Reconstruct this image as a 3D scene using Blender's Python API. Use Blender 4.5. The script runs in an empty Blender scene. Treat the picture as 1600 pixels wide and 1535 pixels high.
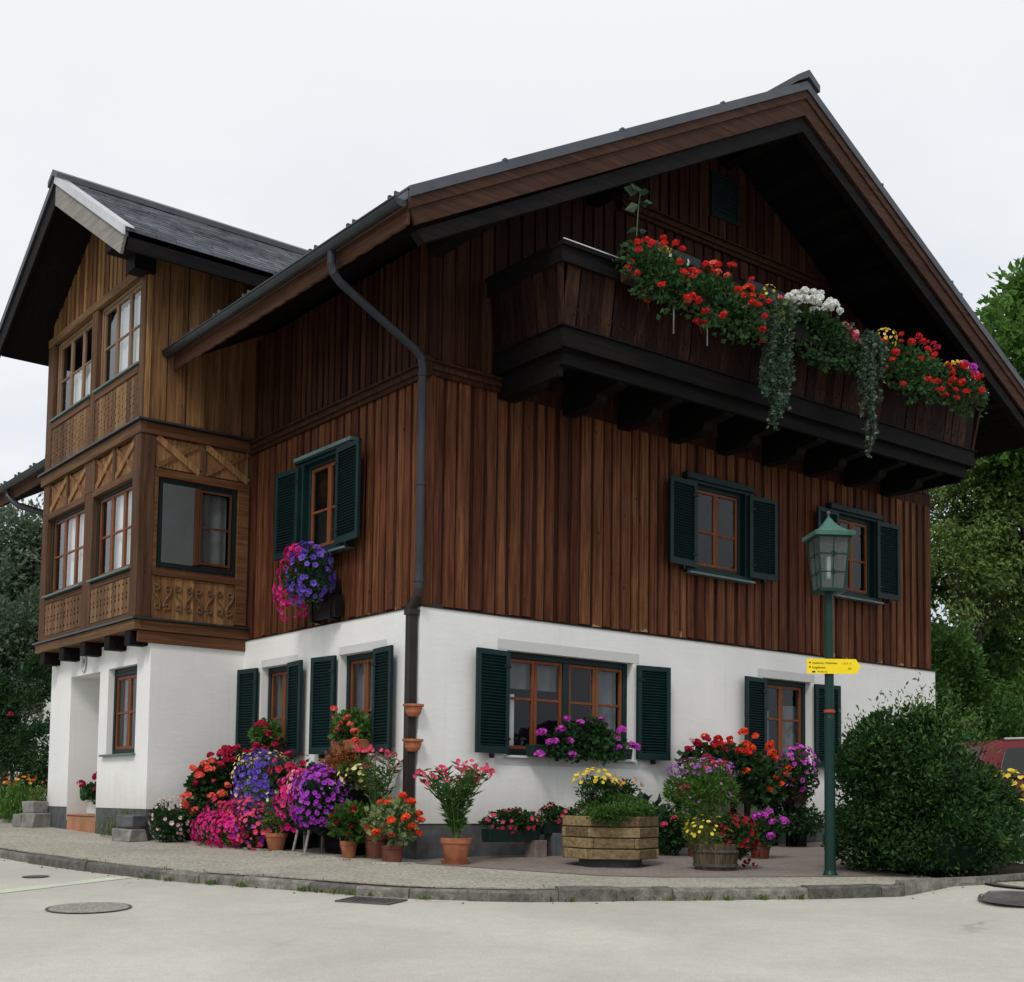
import bpy, math, random
import numpy as np
from mathutils import Vector, Matrix

scn = bpy.context.scene
col = scn.collection
rng = np.random.default_rng(7)
random.seed(7)
R = math.radians

# ------------------------------------------------------------------ camera
cam_data = bpy.data.cameras.new("camera")
cam = bpy.data.objects.new("camera", cam_data)
col.objects.link(cam)
yaw, pitch, roll = R(-38.3396), R(3.9602), R(0.7214)
F0 = Vector((-math.sin(yaw), math.cos(yaw), 0)); R0 = Vector((math.cos(yaw), math.sin(yaw), 0)); U0 = Vector((0, 0, 1))
Fw = F0*math.cos(pitch) + U0*math.sin(pitch)
Up = U0*math.cos(pitch) - F0*math.sin(pitch)
Rt = R0*math.cos(roll) + Up*math.sin(roll)
Uq = Up*math.cos(roll) - R0*math.sin(roll)
M = Matrix((Rt, Uq, -Fw)).transposed().to_4x4()
M.translation = Vector((-7.9503, -11.7370, 0.6523))
cam.matrix_world = M
cam_data.sensor_width = 36
cam_data.lens = 1978.34*36/1600
cam_data.shift_y = (1116.56-767.5)/1600
cam_data.clip_end = 2000
scn.camera = cam

# ------------------------------------------------------------------ sky, sun, exposure
SUN_EL, SUN_AZ = R(48), math.atan2(-0.55, -0.83)      # the sun stands behind thin cloud to the left
sun_dir = Vector((math.cos(SUN_EL)*math.cos(SUN_AZ), math.cos(SUN_EL)*math.sin(SUN_AZ), math.sin(SUN_EL)))
world = bpy.data.worlds.new("World"); scn.world = world
world.use_nodes = True
wn, wl = world.node_tree.nodes, world.node_tree.links
wn.clear()
out = wn.new("ShaderNodeOutputWorld")
sky = wn.new("ShaderNodeTexSky"); sky.sky_type = 'NISHITA'; sky.sun_disc = False
sky.sun_elevation = SUN_EL; sky.sun_rotation = math.pi/2-SUN_AZ
bg1 = wn.new("ShaderNodeBackground"); bg1.inputs[1].default_value = 0.09
wl.new(sky.outputs[0], bg1.inputs[0])
tc = wn.new("ShaderNodeTexCoord")
mp = wn.new("ShaderNodeMapping"); mp.inputs[3].default_value = (1.4, 1.4, 3.2)
wl.new(tc.outputs["Generated"], mp.inputs[0])
nz = wn.new("ShaderNodeTexNoise"); nz.inputs["Scale"].default_value = 1.7; nz.inputs["Detail"].default_value = 6; nz.inputs["Roughness"].default_value = 0.55
wl.new(mp.outputs[0], nz.inputs[0])
sep = wn.new("ShaderNodeSeparateXYZ"); wl.new(tc.outputs["Generated"], sep.inputs[0])
hr = wn.new("ShaderNodeMapRange"); hr.inputs[1].default_value = 0.08; hr.inputs[2].default_value = 0.56
hr.inputs[3].default_value = 0.0; hr.inputs[4].default_value = 1.0
wl.new(sep.outputs[2], hr.inputs[0])
cr = wn.new("ShaderNodeValToRGB")
cr.color_ramp.elements[0].position = 0.43; cr.color_ramp.elements[0].color = (0.50, 0.565, 0.64, 1)
cr.color_ramp.elements[1].position = 0.66; cr.color_ramp.elements[1].color = (0.79, 0.80, 0.82, 1)
wl.new(nz.outputs[0], cr.inputs[0])
cm = wn.new("ShaderNodeMix"); cm.data_type = 'RGBA'
cm.inputs[7].default_value = (0.79, 0.795, 0.805, 1)
wl.new(hr.outputs[0], cm.inputs[0]); wl.new(cr.outputs[0], cm.inputs[6])
bg2 = wn.new("ShaderNodeBackground"); bg2.inputs[1].default_value = 0.93
wl.new(cm.outputs[2], bg2.inputs[0])
mx = wn.new("ShaderNodeMixShader"); mx.inputs[0].default_value = 0.93
wl.new(bg1.outputs[0], mx.inputs[1]); wl.new(bg2.outputs[0], mx.inputs[2]); wl.new(mx.outputs[0], out.inputs[0])
sl = bpy.data.lights.new("sun", 'SUN'); sl.energy = 1.3; sl.angle = R(14); sl.color = (1.0, 0.96, 0.9)
so = bpy.data.objects.new("sun", sl); col.objects.link(so)
so.rotation_euler = sun_dir.to_track_quat('Z', 'Y').to_euler(); so.location = sun_dir*40
vs = scn.view_settings
vs.view_transform = 'Standard'; vs.look = 'None'; vs.exposure = 0.40; vs.gamma = 1.0
scn.cycles.use_denoising = True
scn.cycles.max_bounces = 8
scn.cycles.transparent_max_bounces = 8
scn.cycles.sample_clamp_indirect = 6

# ------------------------------------------------------------------ mesh builder
class MB:
    def __init__(s, T=None):
        s.V = []; s.n = 0; s.L = []; s.S = []; s.t = []; s.m = []; s.T = T
    def add(s, verts, faces, tone=None, mi=0):
        V = np.asarray(verts, float).reshape(-1, 3)
        if s.T: V = s.T(V)
        if tone is None: tone = random.random()
        for k, f in enumerate(faces):
            s.L.append(np.asarray(f, np.int64)+s.n); s.S.append(len(f))
            s.t.append(tone[k] if hasattr(tone, '__len__') else tone); s.m.append(mi)
        s.V.append(V); s.n += len(V)
    def addn(s, V, Fc, tone, mi=0):                   # many faces of one size, numpy
        V = np.asarray(V, float).reshape(-1, 3)
        if s.T: V = s.T(V)
        Fc = np.asarray(Fc, np.int64)
        s.L.append((Fc+s.n).ravel()); s.S += [Fc.shape[1]]*len(Fc)
        s.t += list(np.broadcast_to(tone, len(Fc))); s.m += [mi]*len(Fc)
        s.V.append(V); s.n += len(V)
    def hexa(s, P, tone=None, mi=0):                   # 8 corners: bottom ring then top ring
        s.add(P, [(3,2,1,0),(4,5,6,7),(0,1,5,4),(1,2,6,5),(2,3,7,6),(3,0,4,7)], tone, mi)
    def box(s, x0, x1, y0, y1, z0, z1, tone=None, mi=0):
        s.hexa([(x0,y0,z0),(x1,y0,z0),(x1,y1,z0),(x0,y1,z0),(x0,y0,z1),(x1,y0,z1),(x1,y1,z1),(x0,y1,z1)], tone, mi)
    def beam(s, a, b, w, h, up=(0,0,1), tone=None, mi=0):
        a, b = Vector(a), Vector(b); d = (b-a).normalized(); u = Vector(up)
        r = d.cross(u).normalized()*w/2; u = r.normalized().cross(d).normalized()*h/2
        s.hexa([a-r-u, a+r-u, b+r-u, b-r-u, a-r+u, a+r+u, b+r+u, b-r+u], tone, mi)
    def tube(s, pts, rad, n=8, tone=None, mi=0, caps=True):
        pts = [Vector(p) for p in pts]; rad = rad if hasattr(rad, '__len__') else [rad]*len(pts)
        V = []; F = []
        ref = Vector((0.13, 0.31, 0.94))
        for i, p in enumerate(pts):
            d = (pts[min(i+1, len(pts)-1)]-pts[max(i-1, 0)]).normalized()
            if abs(d.dot(ref)) > .97: a = d.cross(Vector((1, 0, 0))).normalized()
            else: a = d.cross(ref).normalized()
            b = d.cross(a)
            for k in range(n):
                q = 2*math.pi*k/n
                V.append(p+(a*math.cos(q)+b*math.sin(q))*rad[i])
        for i in range(len(pts)-1):
            for k in range(n):
                F.append((i*n+k, i*n+(k+1) % n, (i+1)*n+(k+1) % n, (i+1)*n+k))
        if caps:
            F.append(tuple(range(n-1, -1, -1))); F.append(tuple((len(pts)-1)*n+k for k in range(n)))
        s.add(V, F, tone, mi)
    def lathe(s, prof, n=24, c=(0, 0, 0), tone=None, mi=0, ph=0.0):      # profile of (r, z)
        V = []; F = []
        for r, z in prof:
            for k in range(n):
                q = 2*math.pi*k/n+ph; V.append((c[0]+r*math.cos(q), c[1]+r*math.sin(q), c[2]+z))
        for i in range(len(prof)-1):
            for k in range(n):
                F.append((i*n+k, i*n+(k+1) % n, (i+1)*n+(k+1) % n, (i+1)*n+k))
        F.append(tuple(range(n-1, -1, -1))); F.append(tuple((len(prof)-1)*n+k for k in range(n)))
        s.add(V, F, tone, mi)
    def prism(s, poly, a, b, axis=1, tone=None, mi=0):  # polygon in the two other axes, extruded on axis a..b
        n = len(poly); V = []
        for w in (a, b):
            for p in poly:
                q = list(p); q.insert(axis, w); V.append(q)
        F = [tuple(range(n-1, -1, -1)), tuple(range(n, 2*n))]
        F += [(i, (i+1) % n, n+(i+1) % n, n+i) for i in range(n)]
        s.add(V, F, tone, mi)
    def build(s, name, mat, parent=None, smooth=False, loc=None):
        if not s.V: return None
        me = bpy.data.meshes.new(name)
        V = np.concatenate(s.V) if s.V else np.zeros((0, 3))
        L = np.concatenate(s.L); S = np.array(s.S)
        me.vertices.add(len(V)); me.vertices.foreach_set("co", V.ravel())
        me.loops.add(len(L)); me.loops.foreach_set("vertex_index", L)
        me.polygons.add(len(S)); me.polygons.foreach_set("loop_start", np.concatenate([[0], np.cumsum(S)[:-1]]))
        me.update(calc_edges=True)
        for q in (mat if isinstance(mat, (list, tuple)) else [mat]): me.materials.append(q)
        me.polygons.foreach_set("material_index", np.array(s.m, np.int32))
        at = me.attributes.new("tone", 'FLOAT', 'FACE'); at.data.foreach_set("value", np.array(s.t, np.float32))
        me.polygons.foreach_set("use_smooth", np.full(len(S), bool(smooth)))
        me.validate()
        o = bpy.data.objects.new(name, me); col.objects.link(o)
        if parent: o.parent = parent
        if loc is not None: o.location = loc
        return o

def tag(o, label=None, cat=None, group=None, kind=None):
    if label: o['label'] = label
    if cat: o['category'] = cat
    if group: o['group'] = group
    if kind: o['kind'] = kind
    return o
def thing(name, label, cat, loc=(0, 0, 0), rz=0, group=None):
    o = bpy.data.objects.new(name, None); col.objects.link(o)
    o.empty_display_size = .2; o.location = loc; o.rotation_euler = (0, 0, rz)
    return tag(o, label, cat, group)
def structure(o): o['kind'] = 'structure'; return o
def dup(o, parent=None):
    c = o.copy(); col.objects.link(c); c.parent = parent
    for ch in list(o.children): dup(ch, c)
    return c
def bevel(o, w=.006, seg=1):
    b = o.modifiers.new("bevel", 'BEVEL'); b.width = w; b.segments = seg; b.limit_method = 'ANGLE'; b.angle_limit = R(50)
    return o

# ------------------------------------------------------------------ materials
def new_mat(name):
    m = bpy.data.materials.new(name); m.use_nodes = True
    nt = m.node_tree; p = nt.nodes["Principled BSDF"]
    return m, nt, p
class NT:
    def __init__(s, nt): s.nt = nt
    def n(s, t, **k):
        o = s.nt.nodes.new("ShaderNode"+t)
        for a, v in k.items():
            if a.startswith('i_'):
                key = a[2:]; key = int(key) if key.isdigit() else key.replace('_', ' ')
                o.inputs[key].default_value = v
            else: setattr(o, a, v)
        return o
    def l(s, a, b): s.nt.links.new(a, b)
    def coord(s, scale=(1, 1, 1), which="Object"):
        t = s.n("TexCoord"); m = s.n("Mapping"); m.inputs[3].default_value = scale
        s.l(t.outputs[which], m.inputs[0]); return m.outputs[0]
    def noise(s, vec, scale, detail=4, rough=.55, dist=0):
        k = s.n("TexNoise"); k.inputs["Scale"].default_value = scale; k.inputs["Detail"].default_value = detail
        k.inputs["Roughness"].default_value = rough; k.inputs["Distortion"].default_value = dist
        s.l(vec, k.inputs["Vector"]); return k.outputs[0]
    def ramp(s, fac, stops):
        r = s.n("ValToRGB"); e = r.color_ramp.elements
        while len(e) < len(stops): e.new(.5)
        for q, (p, c) in zip(e, stops):
            q.position = p; q.color = (c, c, c, 1) if isinstance(c, (int, float)) else (*c, 1)
        s.l(fac, r.inputs[0]); return r.outputs[0]
    def mix(s, fac, a, b, blend='MIX'):
        m = s.n("Mix", data_type='RGBA', blend_type=blend)
        for i, v in ((0, fac), (6, a), (7, b)):
            if hasattr(v, 'links'): s.l(v, m.inputs[i])
            elif isinstance(v, (int, float)) and i: m.inputs[i].default_value = (v, v, v, 1)
            elif i: m.inputs[i].default_value = (*v, 1)
            else: m.inputs[i].default_value = v
        return m.outputs[2]
    def math(s, op, a, b=0.0, clamp=False):
        m = s.n("Math", operation=op); m.use_clamp = clamp
        for i, v in ((0, a), (1, b)):
            if hasattr(v, 'links'): s.l(v, m.inputs[i])
            else: m.inputs[i].default_value = v
        return m.outputs[0]
    def attr(s, name="tone"):
        return s.n("Attribute", attribute_name=name).outputs["Fac"]
    def bump(s, h, p, strength=.3, dist=.01):
        b = s.n("Bump"); b.inputs["Strength"].default_value = strength; b.inputs["Distance"].default_value = dist
        s.l(h, b.inputs["Height"]); s.l(b.outputs[0], p.inputs["Normal"])

def wood(name, dark, mid, light, axis='z', rough=.7, var=.5, knots=True, peel=None):
    m, nt, p = new_mat(name); N = NT(nt)
    sc = {'z': (26, 26, 1.1), 'x': (1.1, 26, 26), 'y': (26, 1.1, 26)}[axis]
    t = N.attr()
    tcn = N.n("TexCoord"); off = N.n("VectorMath", operation='ADD'); cmb = N.n("CombineXYZ")
    sh = N.math('MULTIPLY', t, 37.0)
    for i in range(3): N.l(sh, cmb.inputs[i])
    N.l(tcn.outputs["Object"], off.inputs[0]); N.l(cmb.outputs[0], off.inputs[1])
    mp = N.n("Mapping"); mp.inputs[3].default_value = sc; N.l(off.outputs[0], mp.inputs[0])
    g = N.noise(mp.outputs[0], 1.0, 5, .6, .4)
    g2 = N.noise(mp.outputs[0], 3.1, 3, .6)
    c = N.ramp(N.math('ADD', N.math('MULTIPLY', g, .7), N.math('MULTIPLY', g2, .3)), [(.33, dark), (.50, mid), (.68, light)])
    tv = N.ramp(t, [(0, 1-var), (.5, 1.0), (1, 1+var*.9)])
    c = N.mix(1.0, c, tv, 'MULTIPLY')
    hs = N.n("HueSaturation"); N.l(c, hs.inputs["Color"])
    hv = N.math('MULTIPLY_ADD', t, .018); nt.nodes[-1].inputs[2].default_value = .490
    N.l(hv, hs.inputs["Hue"]); c = hs.outputs[0]
    st = N.noise(off.outputs[0], 1.3, 5, .6)
    c = N.mix(N.ramp(st, [(.35, .55), (.62, 0.0)]), c, N.mix(.5, c, dark), 'MIX')
    if knots:
        kv = N.n("Mapping"); kv.inputs[3].default_value = tuple(4.2 if q > 5 else 2.1 for q in sc); N.l(off.outputs[0], kv.inputs[0])
        vo = N.n("TexVoronoi"); vo.inputs["Scale"].default_value = 1.5; N.l(kv.outputs[0], vo.inputs["Vector"])
        c = N.mix(N.ramp(vo.outputs["Distance"], [(.04, .8), (.10, 0.0)]), c, tuple(x*.35 for x in dark))
    if peel:                                            # bare weathered board feet above the drip ledge
        z0, z1, pc = peel
        sp = N.n("SeparateXYZ"); N.l(tcn.outputs["Object"], sp.inputs[0])
        pn = N.noise(N.coord((5, 5, 3)), 2.0, 3)
        lim = N.math('MULTIPLY_ADD', pn, .30); nt.nodes[-1].inputs[2].default_value = z0-.205
        lim2 = N.math('ADD', lim, N.math('MULTIPLY', N.math('SUBTRACT', t, .5), .20))
        f = N.math('LESS_THAN', sp.outputs[2], lim2)
        c = N.mix(N.math('MULTIPLY', f, .7), c, pc)
    N.l(c, p.inputs["Base Color"]); p.inputs["Roughness"].default_value = rough
    p.inputs["Specular IOR Level"].default_value = .10
    N.bump(g, p, .35, .005)
    return m

def plain(name, c, rough=.6, metal=0, nz=.15, scale=12, bump=0, coat=0, spec=None):
    m, nt, p = new_mat(name); N = NT(nt)
    v = N.coord(); n1 = N.noise(v, scale, 5); n2 = N.noise(v, scale*.17, 3)
    f = N.math('MULTIPLY', N.math('ADD', n1, n2), .5)
    a = tuple(max(0, x*(1-nz*1.6)) for x in c); b = tuple(min(1, x*(1+nz*1.6)) for x in c)
    N.l(N.ramp(f, [(.3, a), (.7, b)]), p.inputs["Base Color"])
    p.inputs["Roughness"].default_value = rough; p.inputs["Metallic"].default_value = metal
    if coat: p.inputs["Coat Weight"].default_value = coat
    p.inputs["Specular IOR Level"].default_value = .22
    if spec is not None: p.inputs["Specular IOR Level"].default_value = spec
    if bump: N.bump(n1, p, bump, .006)
    return m

def leafmat(name, a, b, c=None, trans=.25, rough=.45):
    m, nt, p = new_mat(name); N = NT(nt)
    t = N.attr()
    stops = [(0, a), (1, b)] if c is None else [(0, a), (.75, b), (1, c)]
    cc = N.ramp(t, stops)
    N.l(cc, p.inputs["Base Color"]); p.inputs["Roughness"].default_value = rough
    p.inputs["Specular IOR Level"].default_value = .14
    tr = N.n("BsdfTranslucent"); N.l(N.mix(.35, cc, tuple(min(1, x*2) for x in b)), tr.inputs[0])
    ms = N.n("MixShader"); ms.inputs[0].default_value = trans
    N.l(p.outputs[0], ms.inputs[1]); N.l(tr.outputs[0], ms.inputs[2])
    N.l(ms.outputs[0], nt.nodes["Material Output"].inputs[0])
    return m

def petalmat(name, a, b, throat):
    """tone 0..1 varies the petals, tone below zero is the flower's throat"""
    m, nt, p = new_mat(name); N = NT(nt)
    t = N.attr()
    c = N.ramp(t, [(0, a), (1, b)])
    c = N.mix(N.math('LESS_THAN', t, -.2), c, throat)
    N.l(c, p.inputs["Base Color"]); p.inputs["Roughness"].default_value = .55
    p.inputs["Specular IOR Level"].default_value = .2
    tr = N.n("BsdfTranslucent"); N.l(c, tr.inputs[0])
    ms = N.n("MixShader"); ms.inputs[0].default_value = .3
    N.l(p.outputs[0], ms.inputs[1]); N.l(tr.outputs[0], ms.inputs[2])
    N.l(ms.outputs[0], nt.nodes["Material Output"].inputs[0])
    return m

def plaster(name, c, dirt=True):
    m, nt, p = new_mat(name); N = NT(nt)
    v = N.coord(); big = N.noise(v, .7, 5, .6); fine = N.noise(v, 55, 4, .6)
    a = tuple(x*.90 for x in c)
    col_ = N.mix(N.ramp(big, [(.38, 0.0), (.68, 1.0)]), a, c)
    if dirt:
        sp = N.n("SeparateXYZ"); N.l(v, sp.inputs[0])
        dn = N.noise(N.coord((3, 3, .5)), 1.6, 5, .65)
        z = N.math('SUBTRACT', sp.outputs[2], N.math('MULTIPLY', dn, .5))
        low = N.ramp(z, [(.10, 1.0), (.72, 0.0)])
        col_ = N.mix(N.math('MULTIPLY', low, .55), col_, (.45, .43, .38))
        strk = N.noise(N.coord((9, 9, .35)), 1.0, 4, .6)
        col_ = N.mix(N.math('MULTIPLY', N.ramp(strk, [(.56, 0.0), (.8, 1.0)]), .16), col_, (.45, .45, .42))
        wn_ = N.n("TexNoise"); wn_.inputs["Scale"].default_value = 2.2; wn_.inputs["Detail"].default_value = 5; N.l(v, wn_.inputs["Vector"])
        av = N.n("VectorMath", operation='ADD'); N.l(v, av.inputs[0]); N.l(wn_.outputs["Color"], av.inputs[1])
        ve = N.n("TexVoronoi", feature='DISTANCE_TO_EDGE'); ve.inputs["Scale"].default_value = .55; N.l(av.outputs[0], ve.inputs["Vector"])
        mk = N.ramp(N.noise(v, .8, 3), [(.55, 0.0), (.66, .35)])
        col_ = N.mix(N.math('MULTIPLY', N.ramp(ve.outputs[0], [(.001, 1.0), (.0045, 0.0)]), mk), col_, (.42, .41, .38))
    N.l(col_, p.inputs["Base Color"]); p.inputs["Roughness"].default_value = .9
    p.inputs["Specular IOR Level"].default_value = .2
    tro = N.noise(N.coord((1, 1, 2.2)), 6.0, 4, .6, .5)
    N.bump(N.math('ADD', fine, N.math('MULTIPLY', tro, 2.5)), p, .30, .005)
    return m

MAT = {}
MAT['plaster'] = plaster("white_plaster", (.80, .80, .785))
MAT['surround'] = plaster("grey_plaster_band", (.58, .59, .58), False)
MAT['plinth'] = plain("plinth_render", (.085, .088, .09), .9, nz=.3, scale=9, bump=.4)
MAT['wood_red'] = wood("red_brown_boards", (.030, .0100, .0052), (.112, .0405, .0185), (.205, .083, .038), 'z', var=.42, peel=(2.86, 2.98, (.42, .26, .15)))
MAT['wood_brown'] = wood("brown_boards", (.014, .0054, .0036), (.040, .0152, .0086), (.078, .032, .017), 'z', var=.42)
MAT['wood_gold'] = wood("golden_brown_boards", (.085, .041, .018), (.205, .104, .046), (.335, .185, .084), 'z', var=.45)
MAT['wood_bay_x'] = wood("bay_trim_boards_across", (.054, .028, .014), (.118, .063, .032), (.18, .102, .052), 'y', var=.35, knots=False)
MAT['wood_bay_side'] = wood("bay_side_trim", (.055, .023, .011), (.12, .055, .025), (.18, .088, .04), 'x', var=.35, knots=False)
MAT['wood_bay_post'] = wood("bay_posts", (.045, .023, .013), (.10, .052, .029), (.16, .088, .05), 'z', var=.3)
MAT['wood_cut'] = wood("cut_out_boards", (.078, .042, .021), (.17, .096, .048), (.27, .165, .088), 'z', var=.5, knots=False)
MAT['wood_dark'] = wood("dark_and_shaded_wood", (.0035, .003, .003), (.0068, .0056, .0055), (.014, .011, .010), 'y', var=.35, knots=False)
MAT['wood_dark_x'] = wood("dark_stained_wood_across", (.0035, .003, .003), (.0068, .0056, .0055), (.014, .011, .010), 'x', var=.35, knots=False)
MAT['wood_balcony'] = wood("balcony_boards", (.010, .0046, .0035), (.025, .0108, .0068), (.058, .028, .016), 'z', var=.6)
MAT['wood_verge'] = wood("verge_boards", (.026, .0120, .0085), (.050, .0240, .0170), (.078, .040, .029), 'x', var=.3, knots=False)
MAT['wood_fascia'] = wood("fascia_board", (.045, .021, .014), (.090, .043, .028), (.13, .068, .045), 'y', var=.3, knots=False)
MAT['wood_grey'] = wood("weathered_grey_wood", (.16, .15, .14), (.25, .235, .215), (.34, .32, .30), 'y', var=.2, knots=False)
MAT['gap'] = plain("board_backing", (.012, .007, .005), .95)
MAT['sash'] = wood("orange_brown_sash", (.10, .034, .013), (.17, .060, .023), (.23, .088, .036), 'z', var=.2, knots=False, rough=.4)
MAT['sash_pale'] = wood("faded_brown_sash", (.14, .085, .05), (.22, .14, .085), (.30, .20, .125), 'z', var=.2, knots=False, rough=.5)
MAT['green'] = plain("dark_green_paint", (.0034, .0180, .0190), .5, nz=.2, scale=7)
MAT['green_sill'] = plain("grey_green_sill", (.10, .155, .145), .5, nz=.2)
MAT['sash_dark'] = wood("dark_brown_sash", (.045, .018, .010), (.085, .034, .018), (.12, .05, .028), 'z', var=.2, knots=False, rough=.4)
MAT['pipe_grey'] = plain("dark_grey_downpipe", (.034, .037, .045), .45, .3, nz=.25, scale=5)
MAT['hatch'] = plain("dark_hatch", (.004, .012, .013), .6)
MAT['blue_grey'] = plain("blue_grey_casing", (.055, .075, .095), .6)
MAT['metal_grey'] = plain("grey_sheet_metal", (.085, .092, .105), .5, .5, nz=.15, scale=5)
MAT['metal_pale'] = plain("pale_sheet_metal", (.55, .56, .57), .35, .7, nz=.1)
MAT['metal_brown'] = plain("brown_downpipe", (.028, .022, .020), .45, .2, nz=.2, scale=5)
MAT['gutter'] = plain("dark_gutter_and_shaded_flashing", (.045, .05, .056), .4, .5, nz=.2, scale=4)
MAT['slate'] = plain("slate_shingle", (.10, .110, .128), .6, nz=.5, scale=5, bump=.4)
MAT['iron'] = plain("black_iron", (.012, .012, .013), .5, .4)
MAT['dark_room'] = plain("dark_interior", (.016, .015, .014), .9)
MAT['curtain'] = plain("white_curtain_and_reflection", (.72, .73, .72), .9, nz=.06, scale=3)  # cloth in most windows; in the upper bay it paints reflected sky
MAT['screen'] = plain("insect_screen", (.13, .135, .14), .9, nz=.1, scale=3)
MAT['yellow_cloth'] = plain("yellow_cloth", (.65, .52, .10), .8)
MAT['terracotta'] = plain("terracotta", (.33, .12, .062), .8, nz=.3, scale=9, bump=.2)
MAT['terracotta_dark'] = plain("dark_terracotta", (.13, .045, .028), .75, nz=.3, scale=9, bump=.2)
MAT['soil'] = plain("potting_soil", (.022, .016, .012), .95, nz=.4, scale=30, bump=.5)
MAT['planter_wood'] = wood("planter_wood", (.085, .060, .030), (.20, .145, .075), (.31, .235, .13), 'x', var=.45)
MAT['barrel'] = wood("barrel_staves", (.045, .033, .022), (.095, .070, .045), (.15, .11, .075), 'z', var=.35)
MAT['trough'] = plain("dark_green_trough", (.012, .03, .024), .5)
MAT['trough_brown'] = plain("brown_trough", (.045, .022, .016), .6)
MAT['stone'] = plain("grey_stone", (.22, .215, .20), .9, nz=.35, scale=8, bump=.5)
MAT['stone_dark'] = plain("dark_stone", (.10, .105, .11), .85, nz=.35, scale=8, bump=.5)
MAT['concrete'] = plain("concrete_block", (.20, .16, .14), .9, nz=.25, scale=10, bump=.4)
MAT['tile'] = plain("terracotta_step_tile", (.40, .19, .095), .55, nz=.2, scale=4)
MAT['bark'] = plain("bark", (.06, .05, .04), .95, nz=.4, scale=10, bump=.6)
MAT['stem'] = plain("green_stem", (.06, .10, .03), .7)
MAT['twig'] = plain("brown_twig", (.10, .08, .055), .8)
MAT['lamp_green'] = plain("lamp_post_green", (.0065, .031, .024), .45, nz=.15, scale=6)
MAT['lamp_roof'] = plain("lamp_roof_green", (.050, .125, .096), .65, nz=.25, scale=14)
MAT['bulb'] = plain("white_bulb", (.85, .85, .82), .4)
MAT['sign_yellow'] = plain("sign_yellow", (.83, .62, .015), .45, nz=.03)
MAT['ink'] = plain("sign_black", (.02, .02, .02), .6)
MAT['red_band'] = plain("red_sticker", (.36, .05, .025), .6)
MAT['plaque'] = plain("number_plaque", (.55, .56, .54), .5)
MAT['cast_iron'] = plain("cast_iron", (.10, .095, .09), .65, .3, nz=.3, scale=20)
MAT['car_red'] = plain("car_red_paint", (.115, .003, .007), .3, nz=.02, coat=.25, spec=.35)
MAT['car_glass'] = plain("car_glass", (.01, .012, .012), .08, spec=.5)
MAT['rubber'] = plain("rubber", (.015, .015, .015), .8)
MAT['chrome'] = plain("silver_trim", (.6, .6, .6), .25, .9)

def glassmat(name, ior):
    m, nt, p = new_mat(name); N = NT(nt)
    gl = N.n("BsdfGlossy"); gl.inputs["Roughness"].default_value = .03; gl.inputs[0].default_value = (.95, .97, 1, 1)
    tr = N.n("BsdfTransparent"); tr.inputs[0].default_value = (.86, .88, .88, 1)
    fr = N.n("Fresnel"); geo = N.n("NewGeometry"); k = N.math('MULTIPLY_ADD', geo.outputs["Backfacing"], 1/ior-ior); nt.nodes[-1].inputs[2].default_value = ior; N.l(k, fr.inputs[0])
    ms = N.n("MixShader"); N.l(fr.outputs[0], ms.inputs[0]); N.l(tr.outputs[0], ms.inputs[1]); N.l(gl.outputs[0], ms.inputs[2])
    N.l(ms.outputs[0], nt.nodes["Material Output"].inputs[0]); return m
MAT['glass'] = glassmat("window_glass", 1.42); MAT['glass_double'] = glassmat("double_window_glass", 1.9)
def lampglass():
    m, nt, p = new_mat("frosted_lamp_glass"); N = NT(nt)
    p.inputs["Base Color"].default_value = (.16, .18, .175, 1); p.inputs["Roughness"].default_value = .25
    tr = N.n("BsdfTransparent"); tr.inputs[0].default_value = (.8, .85, .82, 1)
    ms = N.n("MixShader"); ms.inputs[0].default_value = .62
    N.l(p.outputs[0], ms.inputs[1]); N.l(tr.outputs[0], ms.inputs[2])
    N.l(ms.outputs[0], nt.nodes["Material Output"].inputs[0]); return m
MAT['lamp_glass'] = lampglass()

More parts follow.
